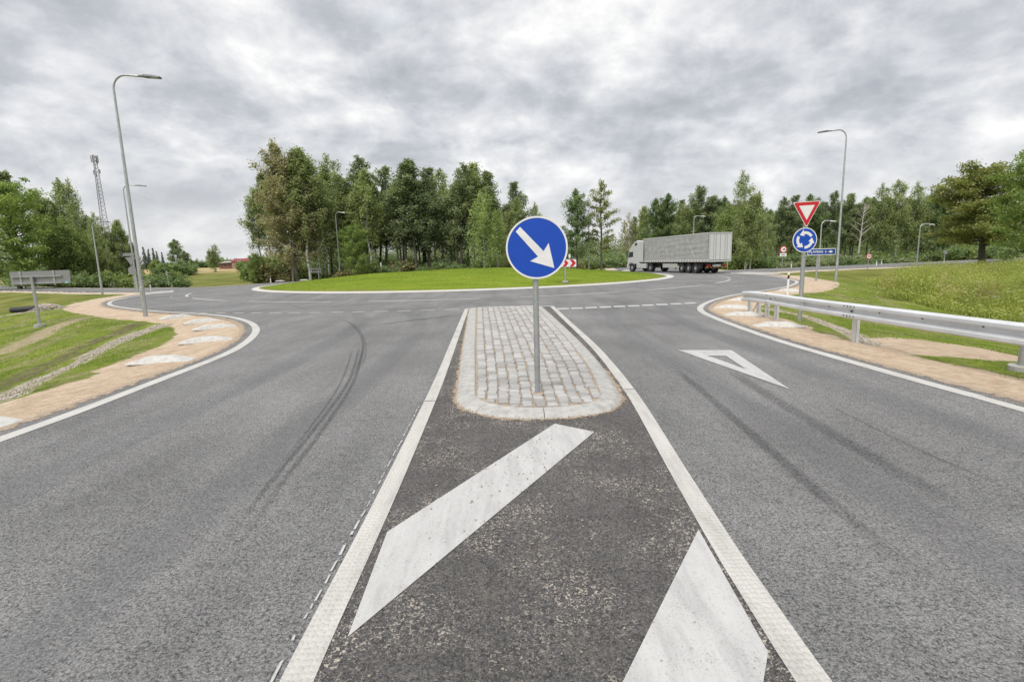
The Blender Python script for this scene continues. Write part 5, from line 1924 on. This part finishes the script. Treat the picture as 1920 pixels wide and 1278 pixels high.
def tree_proto(key, seed, H, Rc, cb, prof, limbs, per, leaf, bark, lmat, elev=(35, 65), droop=0.0, cl_r=1.0, trunk_r=0.16, lean=0.0, multi=1, squash=0.8):
    r = np.random.default_rng(seed)
    lines, centres, crad = [], [], []
    for m in range(multi):
        base = np.array([r.uniform(-0.5, 0.5), r.uniform(-0.5, 0.5), -0.3]) if multi > 1 else np.array([0, 0, -0.3])
        ld = r.uniform(0, 2 * PI)
        lv = np.array([math.cos(ld), math.sin(ld)]) * (lean + (0.05 if multi > 1 else 0.0)) * H
        z = np.linspace(0, 1, 9)
        hm = H * (1 if m == 0 else r.uniform(0.75, 0.97))
        tp_ = np.stack([base[0] + lv[0] * z ** 1.4 + r.normal(0, 0.012 * H, 9) * z, base[1] + lv[1] * z ** 1.4 + r.normal(0, 0.012 * H, 9) * z, base[2] + (hm + 0.3) * z], 1)
        lines.append((tp_, trunk_r * (1.15 - z * 0.98) * (1 if m == 0 else 0.8)))
        for k in range(limbs):
            t = cb + (0.985 - cb) * ((k + r.uniform(0, 1)) / limbs) ** 0.9
            p0 = np.array([np.interp(t, z, tp_[:, i]) for i in range(3)])
            az = k * 2.39996 + r.uniform(-0.6, 0.6)
            tt = (t - cb) / (1 - cb)
            ln = max(0.35, Rc * prof(tt) * r.uniform(0.6, 1.12))
            el = R(r.uniform(*elev)) * (0.55 + 0.6 * tt)
            d = np.array([math.cos(az) * math.cos(el), math.sin(az) * math.cos(el), math.sin(el)])
            s = np.linspace(0, 1, 5)
            sag = (0.18 * ln) * s ** 2 * (1 if droop else 0.3)
            lp_ = p0 + d * (ln / max(0.35, math.cos(el)))[None] * s[:, None] if False else p0 + d[None] * (ln * 1.15) * s[:, None]
            lp_[:, 2] -= sag
            lp_[1:] += r.normal(0, 0.05 * ln, (4, 3))
            lines.append((lp_, (0.030 + 0.012 * ln) * (1.05 - s)))
            nc = max(1, int(round(ln / (cl_r * 0.75))))
            for q in range(nc):
                u = 0.30 + 0.70 * (q + r.uniform(0.2, 0.9)) / nc
                centres.append([np.interp(u, s, lp_[:, i]) for i in range(3)])
                crad.append(cl_r * r.uniform(0.6, 1.15) * (0.75 if tt > 0.85 else 1))
        top = tp_[-1]
        centres.append(top)
        crad.append(cl_r * 0.7)
    V, Fq = np_tubes(lines)
    tm = np_mesh('', V, Fq, bark) if False else None
    me_t = bpy.data.meshes.new('trunk')
    o = np_mesh('trunk', V, Fq, bark)
    me_t = o.data
    me_t.polygons.foreach_set('use_smooth', np.ones(len(me_t.polygons), bool))
    bpy.data.objects.remove(o)
    V, Fq, tone = leaf_cloud(np.array(centres), np.array(crad), per, leaf, r, squash, droop)
    o = np_mesh('crown', V, Fq, lmat, tone=tone)
    me_c = o.data
    bpy.data.objects.remove(o)
    PROTO[key] = (me_t, me_c, H)


P_COL = lambda t: (0.55 + 0.45 * math.sin(min(1, t * 1.5) * PI / 2)) * (1 - t ** 3.6) + 0.22
P_OVAL = lambda t: math.sqrt(max(0.02, 1 - (2 * t - 0.85) ** 2 / 1.55)) * (1 - t ** 6)
P_CONE = lambda t: 1.02 - t
P_ROUND = lambda t: math.sqrt(max(0.03, 1 - (2 * t - 0.8) ** 2 / 1.5))
tree_proto('birch_a', 1, 20, 3.0, 0.26, P_COL, 40, 40, 0.14, M_BIRCHBARK, L_BIRCH, (42, 68), 0.55, 0.72, 0.17, 0.01, 2)
tree_proto('birch_b', 2, 20, 2.6, 0.36, P_COL, 54, 54, 0.145, M_BIRCHBARK, L_BIRCH, (44, 70), 0.6, 0.7, 0.15, 0.03)
tree_proto('birch_c', 3, 20, 3.6, 0.22, P_OVAL, 38, 48, 0.145, M_BIRCHBARK, L_BIRCH, (36, 64), 0.7, 0.75, 0.18, 0.02, 3)
tree_proto('aspen_a', 4, 20, 2.7, 0.3, P_COL, 34, 57, 0.145, M_BARK, L_ASPEN, (48, 72), 0.25, 0.72, 0.18, 0.0, 2)
tree_proto('aspen_b', 5, 20, 3.1, 0.36, P_COL, 34, 54, 0.145, M_BARK, L_ASPEN, (46, 70), 0.25, 0.76, 0.19, 0.02, 2)
tree_proto('aspen_c', 6, 20, 2.2, 0.38, P_COL, 52, 57, 0.145, M_BARK, L_ASPEN, (50, 74), 0.2, 0.68, 0.15)
tree_proto('olive', 7, 20, 4.6, 0.16, P_OVAL, 74, 46, 0.15, M_BARKPALE, L_OLIVE, (42, 66), 0.15, 0.85, 0.22, 0.02, 2)
tree_proto('lime', 8, 12, 2.3, 0.16, P_COL, 50, 36, 0.12, M_BIRCHBARK, L_LIME, (34, 60), 0.5, 0.7, 0.10)
tree_proto('oak', 9, 12, 5.2, 0.25, P_ROUND, 52, 70, 0.14, M_BARK, L_OAK, (4, 42), 0.0, 0.95, 0.30, 0.02, 2, 0.38)
tree_proto('sparse', 10, 15, 3.0, 0.18, P_OVAL, 36, 44, 0.13, M_BARK, L_OAK, (20, 55), 0.0, 0.65, 0.20, 0.01, 1, 0.6)
tree_proto('maple', 11, 13, 5.2, 0.12, P_ROUND, 64, 50, 0.15, M_BARK, L_BRIGHT, (14, 48), 0.0, 1.0, 0.26, 0.02, 1, 0.55)
tree_proto('alder', 12, 15, 3.6, 0.14, P_OVAL, 62, 52, 0.155, M_BARK, L_DARK, (30, 60), 0.1, 0.85, 0.20, 0.02)
tree_proto('thin', 13, 14, 2.2, 0.25, P_OVAL, 26, 14, 0.16, M_BIRCHBARK, L_OLIVE, (35, 65), 0.5, 0.7, 0.12, 0.02, 2)
tree_proto('spruce', 14, 14, 2.6, 0.08, P_CONE, 70, 26, 0.20, M_BARK, L_SPRUCE, (-12, 8), 0.1, 0.6, 0.18, 0.0, 1, 0.35)
tree_proto('willow', 15, 9, 3.8, 0.06, P_ROUND, 60, 52, 0.14, M_BARK, L_BUSH, (25, 60), 0.2, 0.9, 0.14, 0.02, 3)


def bush_proto(key, seed, H, Rb, n, per, leaf, lmat):
    r = np.random.default_rng(seed)
    cs, cr, lines = [], [], []
    for k in range(n):
        a, rr = r.uniform(0, 2 * PI), Rb * math.sqrt(r.uniform(0, 1)) * 0.85
        h = H * (1 - (rr / Rb) ** 2 * 0.55) * r.uniform(0.55, 1.0)
        for q in range(2):
            f = r.uniform(0.35, 0.95)
            cs.append((rr * math.cos(a) * (0.6 + 0.4 * f), rr * math.sin(a) * (0.6 + 0.4 * f), h * f))
            cr.append(0.5 * r.uniform(0.7, 1.2) * max(0.6, H / 2.5))
        s = np.linspace(0, 1, 4)
        lines.append((np.stack([rr * math.cos(a) * (0.3 + 0.7 * s), rr * math.sin(a) * (0.3 + 0.7 * s), -0.1 + h * 0.9 * s], 1), 0.025 * (1.1 - s)))
    V, Fq = np_tubes(lines, 4)
    o = np_mesh('stems', V, Fq, M_BARK)
    mt = o.data
    bpy.data.objects.remove(o)
    V, Fq, tone = leaf_cloud(np.array(cs), np.array(cr), per, leaf, r, 0.8)
    V[:, 2] = np.maximum(V[:, 2], 0.02)
    o = np_mesh('foliage', V, Fq, lmat, tone=tone)
    mc = o.data
    bpy.data.objects.remove(o)
    PROTO[key] = (mt, mc, H)


bush_proto('bush_a', 21, 2.6, 2.0, 34, 34, 0.13, L_BUSH)
bush_proto('bush_b', 22, 2.2, 2.4, 36, 34, 0.13, L_DARK)
bush_proto('bush_c', 23, 1.7, 1.9, 32, 32, 0.11, L_BROWN)
bush_proto('bush_d', 24, 2.0, 2.2, 34, 34, 0.12, L_ASPEN)


def plant(key, name, loc, H, width, label, cat, group=None, rz=None, names=('trunk', 'crown'), crown_mat=None):
    mt, mc, H0 = PROTO[key]
    o = thing(name, label, cat, loc, random.uniform(0, 6.28) if rz is None else rz, group)
    s = H / H0
    o.scale = (s * width, s * width, s)
    link(bpy.data.objects.new(names[0], mt), o)
    link(bpy.data.objects.new(names[1], mc), o)
    return o


def tree(key, px, top, D, label, w=1.0, group=None, name=None):
    p = at_y(px, top, D)
    g = zt(p.x, p.y)
    nm = name or {'birch': 'birch_tree', 'aspen': 'aspen_tree', 'oak': 'oak_tree', 'spruce': 'spruce_tree', 'maple': 'maple_tree', 'lime': 'young_birch_tree', 'alder': 'alder_tree', 'willow': 'willow_tree'}.get(key.split('_')[0], 'leafy_tree')
    w *= 0.8 if group == GLF and key[:5] == 'birch' else 1.0
    w *= {'birch': 1.5, 'aspen': 1.55, 'alder': 1.35, 'olive': 1.1, 'lime': 1.1, 'sparse': 1.0}.get(key.split('_')[0], 1.0)
    return plant(key, nm, (p.x, p.y, g - 0.02), (p.z - g) * 0.985, w, label, 'tree', group)


GC, GRT, GLF = 'trees of the tall middle grove', 'trees of the right hand wood', 'trees beyond the left road'
# middle grove, front trees
tree('olive', 528, 266, 72, 'broad olive leaved tree at the left end of the middle grove', 0.98, GC)
tree('birch_b', 560, 272, 71, 'tall birch just right of the broad olive tree in the middle grove', 0.9, GC)
tree('birch_a', 588, 285, 73, 'slim birch with white trunk in the middle grove, behind the small framed sign back', 0.8, GC)
tree('aspen_c', 608, 318, 78, 'narrow dark aspen left of the mound lamp post', 0.9, GC)
tree('birch_c', 634, 287, 79, 'tall green birch right behind the lamp post of the mound', 0.85, GC)
tree('aspen_a', 662, 300, 80, 'dark aspen right of the mound lamp post, third crown peak of the grove', 0.9, GC)
tree('birch_b', 683, 316, 76, 'drooping birch above the small leafy maple in the grove', 0.9, GC)
tree('aspen_b', 706, 312, 82, 'aspen with open trunk above the narrow post sign', 0.85, GC)
tree('aspen_a', 742, 304, 77, 'tall dark aspen in the middle of the grove, first of its central peak', 0.95, GC)
tree('aspen_c', 768, 299, 76, 'highest dark aspen at the centre of the grove', 1.1, GC)
tree('aspen_b', 800, 316, 78, 'broad dark aspen right of the grove centre', 0.85, GC)
tree('birch_a', 826, 312, 80, 'birch with orange speck of leaves right of the grove centre', 0.9, GC)
tree('aspen_a', 852, 312, 77, 'dark aspen left of the highest right peak of the grove', 0.95, GC)
tree('birch_b', 880, 302, 79, 'tall birch forming the highest right peak of the grove', 0.95, GC)
tree('aspen_c', 913, 320, 80, 'narrow aspen behind the pale young birch', 1.0, GC)
tree('lime', 903, 358, 69, 'pale green young birch in front of the grove, left of the blue arrow sign', 1.05, GC)
tree('lime', 930, 392, 70, 'smaller pale young birch touching the blue arrow sign', 0.95, GC)
tree('maple', 660, 425, 70, 'low leafy tree with several thin trunks at the foot of the grove', 0.75, GC)
tree('aspen_b', 975, 341, 84, 'dark aspen rising above the blue arrow sign', 0.85, GC)
tree('birch_c', 1012, 376, 86, 'birch just right above the blue arrow sign', 0.75, GC)
tree('birch_a', 955, 368, 80, 'birch left above the blue arrow sign', 0.8, GC)
tree('alder', 1081, 354, 72, 'dense dark tree right of the blue arrow sign, left of the lamp post', 0.70, GC)
tree('sparse', 1128, 336, 71, 'sparse brownish tree with see-through crown right of the lamp post', 0.95, GC)
# second row of the grove: alike, seen through the first
r2 = random.Random(3)
LAB2 = 'dark tree in the back rows of the middle grove'
for k in range(26):
    px = 478 + k * 18.5 + r2.uniform(-7, 7)
    top = np.interp(px, [470, 520, 600, 640, 720, 770, 880, 960], [345, 300, 318, 320, 345, 330, 338, 378]) + r2.uniform(-4, 22)
    D2 = r2.uniform(82, 104)
    NAMED_LATER.append((tree(r2.choice(['aspen_a', 'aspen_b', 'aspen_c', 'birch_b']), px, top, D2, LAB2, r2.uniform(0.75, 0.95), GC), px, D2, 'back row tree'))
# right hand wood
tree('thin', 1177, 396, 122, 'thin half bare tree standing left of the truck', 1.1, GRT)
tree('birch_b', 1205, 385, 132, 'slender grey birch above the white truck cab', 0.8, GRT)
tree('alder', 1228, 372, 118, 'dark round tree above the front part of the grey trailer', 0.8, GRT)
tree('alder', 1252, 362, 116, 'second dark round tree above the grey trailer', 0.75, GRT)
tree('birch_c', 1293, 352, 112, 'tall soft green tree behind the lamp that rises over the trailer', 0.85, GRT)
tree('aspen_a', 1328, 349, 110, 'tall tree above the rear end of the grey trailer', 0.95, GRT)
tree('alder', 1356, 368, 108, 'dark tree right above the trailer end', 0.7, GRT)
tree('birch_c', 1410, 314, 74, 'big birch with white forked trunk right of the truck', 0.68, GRT)
tree('willow', 1380, 392, 86, 'light green bushy tree left of the big birch', 0.85, GRT)
tree('birch_a', 1440, 402, 80, 'small birch close right of the big forked birch', 0.9, GRT)
for px, top, key, lab in ((1462, 372, 'aspen_a', 'dark tree just left of the red triangle sign'), (1492, 366, 'aspen_b', 'dark tree hidden behind the red triangle sign'), (1522, 364, 'alder', 'dark tree just right of the red triangle sign'),
                          (1552, 360, 'aspen_a', 'dark tree left of the right hand lamp post'), (1585, 362, 'aspen_b', 'dark tree behind the right hand lamp post'), (1606, 366, 'aspen_a', 'dark tree left of the bleached dead tree'),
                          (1633, 372, 'aspen_c', 'dark tree right of the bleached dead tree'), (1662, 342, 'birch_c', 'tall windswept birch in the right wood, left one of the pair of peaks'), (1690, 338, 'birch_a', 'tall windswept birch between the two right hand peaks'),
                          (1722, 340, 'birch_c', 'tall windswept birch in the right wood, right one of the pair of peaks'), (1752, 356, 'alder', 'dark tree above the far right lamp'), (1778, 372, 'aspen_b', 'dark tree left of the big spreading oak')):
    tree(key, px, top, 92 if px < 1640 else 88, lab, 0.8, GRT)
LAB3 = 'dark tree in the back rows of the right hand wood'
for k in range(30):
    px = 1190 + k * 24 + r2.uniform(-8, 8)
    top = np.interp(px, [1190, 1260, 1340, 1420, 1560, 1680, 1800, 1900], [398, 378, 362, 378, 374, 362, 378, 370]) + r2.uniform(0, 16)
    D2 = r2.uniform(104, 150) if px > 1360 else r2.uniform(128, 160)
    NAMED_LATER.append((tree(r2.choice(['alder', 'aspen_a', 'aspen_b', 'alder']), px, top, D2, LAB3, r2.uniform(0.75, 1.0), GRT), px, D2, 'back row tree'))
tree('oak', 1862, 313, 55, 'big spreading olive green oak with dark double trunk at the far right', 0.97, GRT)
tree('maple', 1952, 285, 44, 'green tree cut off by the right edge of the picture', 0.75, GRT)
# dead tree
p = at_y(1618, 380, 84)
g0 = zt(p.x, p.y)
Hd = p.z - g0
rd_ = np.random.default_rng(77)
lines = [(np.stack([np.linspace(-0.2, 0.35, 8), np.zeros(8), np.linspace(-0.2, Hd, 8)], 1), 0.17 * (1.1 - np.linspace(0, 1, 8)))]
for k in range(26):
    t = rd_.uniform(0.35, 0.98)
    az = rd_.choice([0, PI]) + rd_.normal(0, 0.5) if k > 3 else rd_.normal(0, 0.2)
    ln = (1.15 - t) * 4.2 * rd_.uniform(0.5, 1) + 0.4
    s = np.linspace(0, 1, 5)[:, None]
    d = np.array([[math.cos(az) * 0.75, math.sin(az) * 0.75, 0.66]])
    lines.append((np.array([[-0.2 + 0.55 * t, 0, Hd * t]]) + d * ln * s + rd_.normal(0, 0.05, (5, 3)) * s, 0.045 * (1.1 - s[:, 0])))
dt = thing('dead_tree', 'bleached leafless dead tree at the edge of the right hand wood', 'tree', (p.x, p.y, g0), 0, GRT)
V, Fq = np_tubes(lines[:1], 7)
np_mesh('trunk', V, Fq, M_DEADWOOD, dt)
V, Fq = np_tubes(lines[1:], 4)
np_mesh('branches', V, Fq, M_DEADWOOD, dt)
# left trees
tree('maple', 2, 345, 62, 'bright green leafy tree at the left edge of the picture', 1.0, GLF)
tree('maple', 34, 462, 61, 'lower bright green tree right of the one at the left edge', 0.72, GLF)
tree('aspen_c', 6, 320, 78, 'tree whose dark tip sticks out above the left edge tree', 0.9, GLF)
tree('birch_b', 58, 354, 76, 'pale birch behind the bright green tree on the left', 1.0, GLF)
tree('birch_a', 88, 334, 78, 'tall ragged birch, left one of the twin tips left of the mast', 0.85, GLF)
tree('birch_c', 107, 332, 80, 'tall ragged birch, right one of the twin tips left of the mast', 0.8, GLF)
tree('birch_c', 138, 374, 77, 'birch sloping down to the right under the mast', 0.9, GLF)
tree('willow', 118, 432, 66, 'grey green drooping tree above the sign back', 0.95, GLF)
tree('birch_a', 160, 402, 76, 'birch directly left of the shorter lamp post', 0.95, GLF)
tree('birch_c', 188, 396, 72, 'birch behind the shorter lamp arm', 0.85, GLF)
tree('birch_b', 214, 410, 73, 'birch right of the mast foot', 1.0, GLF)
tree('birch_c', 236, 428, 75, 'last birch of the left trees, behind the lamp posts', 0.8, GLF)
tree('birch_a', 168, 446, 70, 'lower birch below the mast', 1.0, GLF)
tree('birch_c', 207, 458, 70, 'lower birch left of the grey triangle sign back', 0.9, GLF)
for px, top in ((268, 462), (277, 466), (286, 464), (293, 470), (303, 472)):
    tree('spruce', px, top, 165, 'dark pointed spruce in the far row, %s from the nearest left lamp' % {268: 'first', 277: 'second', 286: 'third', 293: 'fourth', 303: 'last'}[px], 0.9, 'far spruces beyond the field')
tree('alder', 328, 448, 130, 'round dark tree beyond the field, left of the single birch', 0.9, 'far trees beyond the field')
tree('willow', 290, 488, 120, 'grey green low tree beyond the field near the left lamps', 1.0, 'far trees beyond the field')
tree('alder', 344, 470, 128, 'darker lower tree beyond the field beside the round one', 0.9, 'far trees beyond the field')
tree('birch_c', 397, 456, 125, 'single loose birch beyond the field', 0.95, 'far trees beyond the field')
tree('alder', 358, 486, 150, 'small far tree between the round tree and the single birch', 1.0, 'far trees beyond the field')
tree('alder', 440, 484, 190, 'small tree peeping over the red roofed shed', 1.0, 'far trees beyond the field')
tree('willow', 478, 478, 75, 'bushy low tree at the left foot of the middle grove', 0.8, GC)


def bush(key, px, py, h, label, w=1.0, D=None, group='bushes at the foot of the trees'):
    p = at_y(px, py, D) if D else flat(px, py)
    g = zt(p.x, p.y)
    o = plant(key, 'bush', (p.x, p.y, g), h, w, label, 'bush', group, names=('stems', 'foliage'))
    NAMED_LATER.append((o, px, p.y, {'bush_a': 'green bush', 'bush_b': 'dark bush', 'bush_c': 'brownish bush', 'bush_d': 'grey green bush'}[key]))
    return o


rb_ = random.Random(9)
BL = {'l': 'low bush under the trees beyond the left road', 'm': 'low bush at the foot of the middle grove', 'r': 'low bush along the edge of the right hand wood', 'f': 'far bush beyond the green field'}
for k in range(20):
    bush(rb_.choice(['bush_a', 'bush_a', 'bush_b', 'bush_d']), 2 + k * 14 + rb_.uniform(-4, 4), 0, rb_.uniform(1.6, 3.0), BL['l'], rb_.uniform(0.9, 1.3), rb_.uniform(62, 70) + max(0, (60 - k * 14)) * 0.15, 'bushes beyond the left road')
for k in range(34):
    px = 470 + k * 17 + rb_.uniform(-5, 5)
    key = rb_.choice(['bush_a', 'bush_b', 'bush_c', 'bush_b']) if px > 800 else rb_.choice(['bush_a', 'bush_b', 'bush_c'])
    bush(key, px, 0, rb_.uniform(1.4, 3.0) * (1.3 if px < 520 else 1), BL['m'], rb_.uniform(0.9, 1.3), rb_.uniform(73, 78), 'bushes under the middle grove')
for k in range(22):
    px = 950 + k * 14 + rb_.uniform(-4, 4)
    bush(rb_.choice(['bush_a', 'bush_b', 'bush_c', 'bush_d']), px, 0, rb_.uniform(2.0, 3.6), BL['m'], 1.1, rb_.uniform(92, 112) if px > 1060 else rb_.uniform(78, 84), 'bushes under the middle grove')
for k in range(44):
    px = 1360 + k * 13 + rb_.uniform(-4, 4)
    bush(rb_.choice(['bush_a', 'bush_b', 'bush_b', 'bush_d']), px, 0, rb_.uniform(1.6, 2.9), BL['r'], rb_.uniform(1.0, 1.4), rb_.uniform(76, 84) + (px - 1360) * 0.008, 'bushes along the right hand wood')
for k in range(24):
    px = 262 + k * 9 + rb_.uniform(-3, 3)
    bush(rb_.choice(['bush_a', 'bush_b']), px, 0, rb_.uniform(2.2, 4.2), BL['f'], 1.3, rb_.uniform(112, 120) if px < 300 else rb_.uniform(185, 195), 'bushes beyond the field')
for px, h in ((430, 3.4), (448, 3.8), (466, 4.4), (484, 4.6), (418, 2.6)):
    bush('bush_a', px, 0, h, 'big rounded bush between the field and the middle grove', 1.1, 84, 'big bushes left of the middle grove')

# far belt of forest behind everything
r3 = np.random.default_rng(31)
cs, cr = [], []
for a in np.linspace(-62, 62, 520):
    D = r3.uniform(260, 330)
    x, y = D * math.sin(R(a)), D * math.cos(R(a))
    hh = r3.uniform(1.0, 2.5) if -42 < a < -22 else r3.uniform(6, 11)
    for q in range(5):
        cs.append((x + r3.normal(0, 2), y + r3.normal(0, 2), 1.5 + hh * r3.uniform(0, 1)))
        cr.append(1.2 if -42 < a < -22 else 3.0)
V, Fq, tone = leaf_cloud(np.array(cs), np.array(cr), 90, 0.42, r3, 0.9)
setp(np_mesh('far_wood', V, Fq, L_ASPEN, tone=tone), kind='stuff')


# ------------------------------------------------------------------ weeds and grass
def blades(name, X, Y, Z, h, w, mat_, r, lean=0.35, kind='stuff', per=1):
    n = len(X)
    a = r.uniform(0, 2 * PI, n)
    dx, dy = np.cos(a) * w, np.sin(a) * w
    b = r.uniform(0, 2 * PI, n)
    ll = h * np.abs(r.normal(0, lean, n))
    P0 = np.stack([X - dx, Y - dy, Z], 1)
    P1 = np.stack([X + dx, Y + dy, Z], 1)
    P2_ = np.stack([X + np.cos(b) * ll, Y + np.sin(b) * ll, Z + h], 1)
    V = np.stack([P0, P1, P2_], 1).reshape(-1, 3)
    tone = np.repeat(np.clip(vnoise(X, Y, 1.4, 19) * 0.6 + r.uniform(0, 0.5, n) - 0.05, 0, 1), 3)
    return setp(np_mesh(name, V, np.arange(3 * n).reshape(-1, 3), mat_, tone=tone), kind=kind)


# tall weeds filling the low ground right of the guardrail
r4 = np.random.default_rng(41)
wl = [tuple(ground(*p)[:2]) for p in ((1590, 532), (1620, 552), (1700, 566), (1800, 590), (1930, 606))]
WP = [(wl[0][0] + 1, wl[0][1]), wl[1], wl[2], wl[3], wl[4], (26, 10), (60, 30), (85, 70), (62, 62), (44, 52.5), (34, 47.0)]
n = 26000
X = r4.uniform(13, 80, n * 4)
Y = r4.uniform(9, 70, n * 4)
keep = (sdf_poly(X, Y, WP) < 0)
D_ = np.hypot(X, Y)
keep &= r4.uniform(0, 1, n * 4) < np.clip(30 / D_, 0.12, 1) ** 1.6
keep &= dist_road(X, Y) > 4.0
X, Y = X[keep][:n], Y[keep][:n]
Z = zt_arr(X, Y)
hgt = 0.35 + 0.75 * vnoise(X, Y, 2.3, 17) + 0.55 * vnoise(X, Y, 0.7, 18)
hgt *= np.clip(-sdf_poly(X, Y, WP) / 1.6, 0.35, 1)
LAY = 5
Vs, Fs, Ts, Ms = [], [], [], []
off = 0
for l_ in range(LAY):
    cs = np.stack([X + r4.normal(0, 0.10, len(X)), Y + r4.normal(0, 0.10, len(X)), Z + hgt * (0.18 + 0.78 * l_ / (LAY - 1))], 1)
    V, Fq, tone = leaf_cloud(cs, np.full(len(cs), 0.24), 4, 0.05, r4, 1.0)
    tone = np.clip(0.55 * np.repeat(np.repeat(vnoise(X, Y, 1.8, 23), 4), 4) + 0.45 * tone + 0.02, 0, 1)
    Vs.append(V)
    Fs.append(Fq + off)
    off += len(V)
    Ts.append(tone)
    Ms.append(np.repeat((vnoise(X, Y, 2.6, 29) > 0.82) | (np.hypot(X - wl[1][0] - 0.8, Y - wl[1][1] - 2.5) < 2.2), 4).astype(int))
setp(np_mesh('tall_weeds', np.concatenate(Vs), np.concatenate(Fs), [L_WEED, L_DRY], tone=np.concatenate(Ts), fmat=np.concatenate(Ms)), kind='stuff')
X6, Y6 = np.repeat(X, 6) + r4.normal(0, 0.12, len(X) * 6), np.repeat(Y, 6) + r4.normal(0, 0.12, len(X) * 6)
blades('weed_stalks', X6, Y6, np.repeat(Z, 6), np.repeat(hgt, 6) * r4.uniform(0.7, 1.35, len(X6)), 0.012, L_WEED, r4, 0.3)
kf = r4.uniform(0, 1, len(X)) < np.where(np.hypot(X - 18, Y - 17) < 5, 0.08, 0.003)
cs = np.stack([X[kf], Y[kf], Z[kf] + hgt[kf] * 1.12], 1)
V, Fq, tone = leaf_cloud(cs, np.full(len(cs), 0.08), 7, 0.022, r4, 0.3)
setp(np_mesh('weed_flowers', V, Fq, mat('petal_white', (0.6, 0.6, 0.52), 0.7), tone=tone), kind='stuff')


def scatter(n, box, r, dmin, dmax, near=7.0):
    X, Y = r.uniform(box[0], box[1], n), r.uniform(box[2], box[3], n)
    D_ = np.hypot(X, Y)
    k = r.uniform(0, 1, n) < np.clip(near / D_, 0.05, 1) ** 1.3
    X, Y = X[k], Y[k]
    d = interp_arr(GD, X, Y)
    sw = np.where(X > 0, np.where(Y < 12.5, 1.30, 1.6), np.where(Y < 9.5, 1.35, 1.75))
    k = (d > sw + dmin + r.normal(0, 0.12, len(X))) & (d < dmax)
    k &= interp_arr(g_drain, X, Y) > 0.22 * r.uniform(0.4, 1.6, len(X))
    k &= interp_arr(g_rut, X, Y) > 0.3 * r.uniform(0.3, 1.6, len(X))
    k &= interp_arr(g_track, X, Y) > 0.5 * r.uniform(0.0, 1.6, len(X))
    k &= interp_arr(g_wash, X, Y) > 1.0
    X, Y = X[k], Y[k]
    return X, Y, zt_arr(X, Y)


r5 = np.random.default_rng(51)
X, Y, Z = scatter(900000, (-34, -6.5, 3, 46), r5, 0.12, 30, 9.0)
dens = vnoise(X, Y, 1.1, 61) * 0.6 + vnoise(X, Y, 0.4, 62) * 0.4
k = r5.uniform(0, 1, len(X)) < np.clip((dens - 0.25) * 2.2, 0.1, 1)
X, Y, Z = X[k], Y[k], Z[k]
blades('verge_grass', X, Y, Z - 0.01, r5.uniform(0.018, 0.055, len(X)), 0.003 + 0.0005 * np.hypot(X, Y), L_GRASS, r5, 0.7)
X, Y, Z = scatter(700000, (6.5, 32, 3, 50), r5, 0.12, 9.0, 9.0)
dens = vnoise(X, Y, 1.1, 71) * 0.6 + vnoise(X, Y, 0.4, 72) * 0.4
k = r5.uniform(0, 1, len(X)) < np.clip((dens - 0.25) * 2.2, 0.1, 1)
X, Y, Z = X[k], Y[k], Z[k]
blades('verge_grass', X, Y, Z - 0.01, r5.uniform(0.018, 0.055, len(X)), 0.003 + 0.0005 * np.hypot(X, Y), L_GRASS, r5, 0.7)
# short lawn on the mound, thicker along its skyline
n = 90000
rr = np.sqrt(r5.uniform(0, 1, n)) * (R_ISL - 0.7)
aa = r5.uniform(0, 2 * PI, n)
X, Y = CX + rr * np.cos(aa), CY + rr * np.sin(aa)
Zm = mound_z(rr) + (vnoise(X, Y, 1.3, 11) - 0.5) * 0.05 + (vnoise(X, Y, 4.5, 12) - 0.5) * 0.10
blades('lawn_grass', X, Y, Zm - 0.02, r5.uniform(0.03, 0.07, n), np.full(n, 0.018), L_GRASS, r5, 0.6)

# dark undergrowth among the trunks of both woods
r6 = np.random.default_rng(61)
cs, cr = [], []
for (pa, pb, d0, d1, n, h) in ((462, 1050, 78, 106, 900, 2.6), (1050, 1180, 95, 115, 160, 2.6), (1180, 1920, 96, 150, 1500, 3.2), (0, 250, 72, 92, 420, 2.8)):
    for _ in range(n):
        D = r6.uniform(d0, d1)
        p = at_y(r6.uniform(pa, pb), 480, D)
        cs.append((p.x, p.y, zt(p.x, p.y) + r6.uniform(0.2, h)))
        cr.append(1.2)
V, Fq, tone = leaf_cloud(np.array(cs), np.array(cr), 34, 0.22, r6, 0.8)
setp(np_mesh('undergrowth', V, Fq, L_DARK, tone=tone), kind='stuff')
# bushes hiding the foot of the shed
for px, D, h in ((418, 128, 2.6), (430, 124, 2.2), (442, 122, 2.4), (455, 120, 2.8), (406, 126, 2.8)):
    NAMED_LATER.pop() if False else None
    bush('bush_a', px, 0, h, 'bush in front of the red roofed shed', 1.5, D, 'bushes before the shed')
    NAMED_LATER[-1] = NAMED_LATER[-1][:3] + ('hedge bush',)
name_by_landmarks()
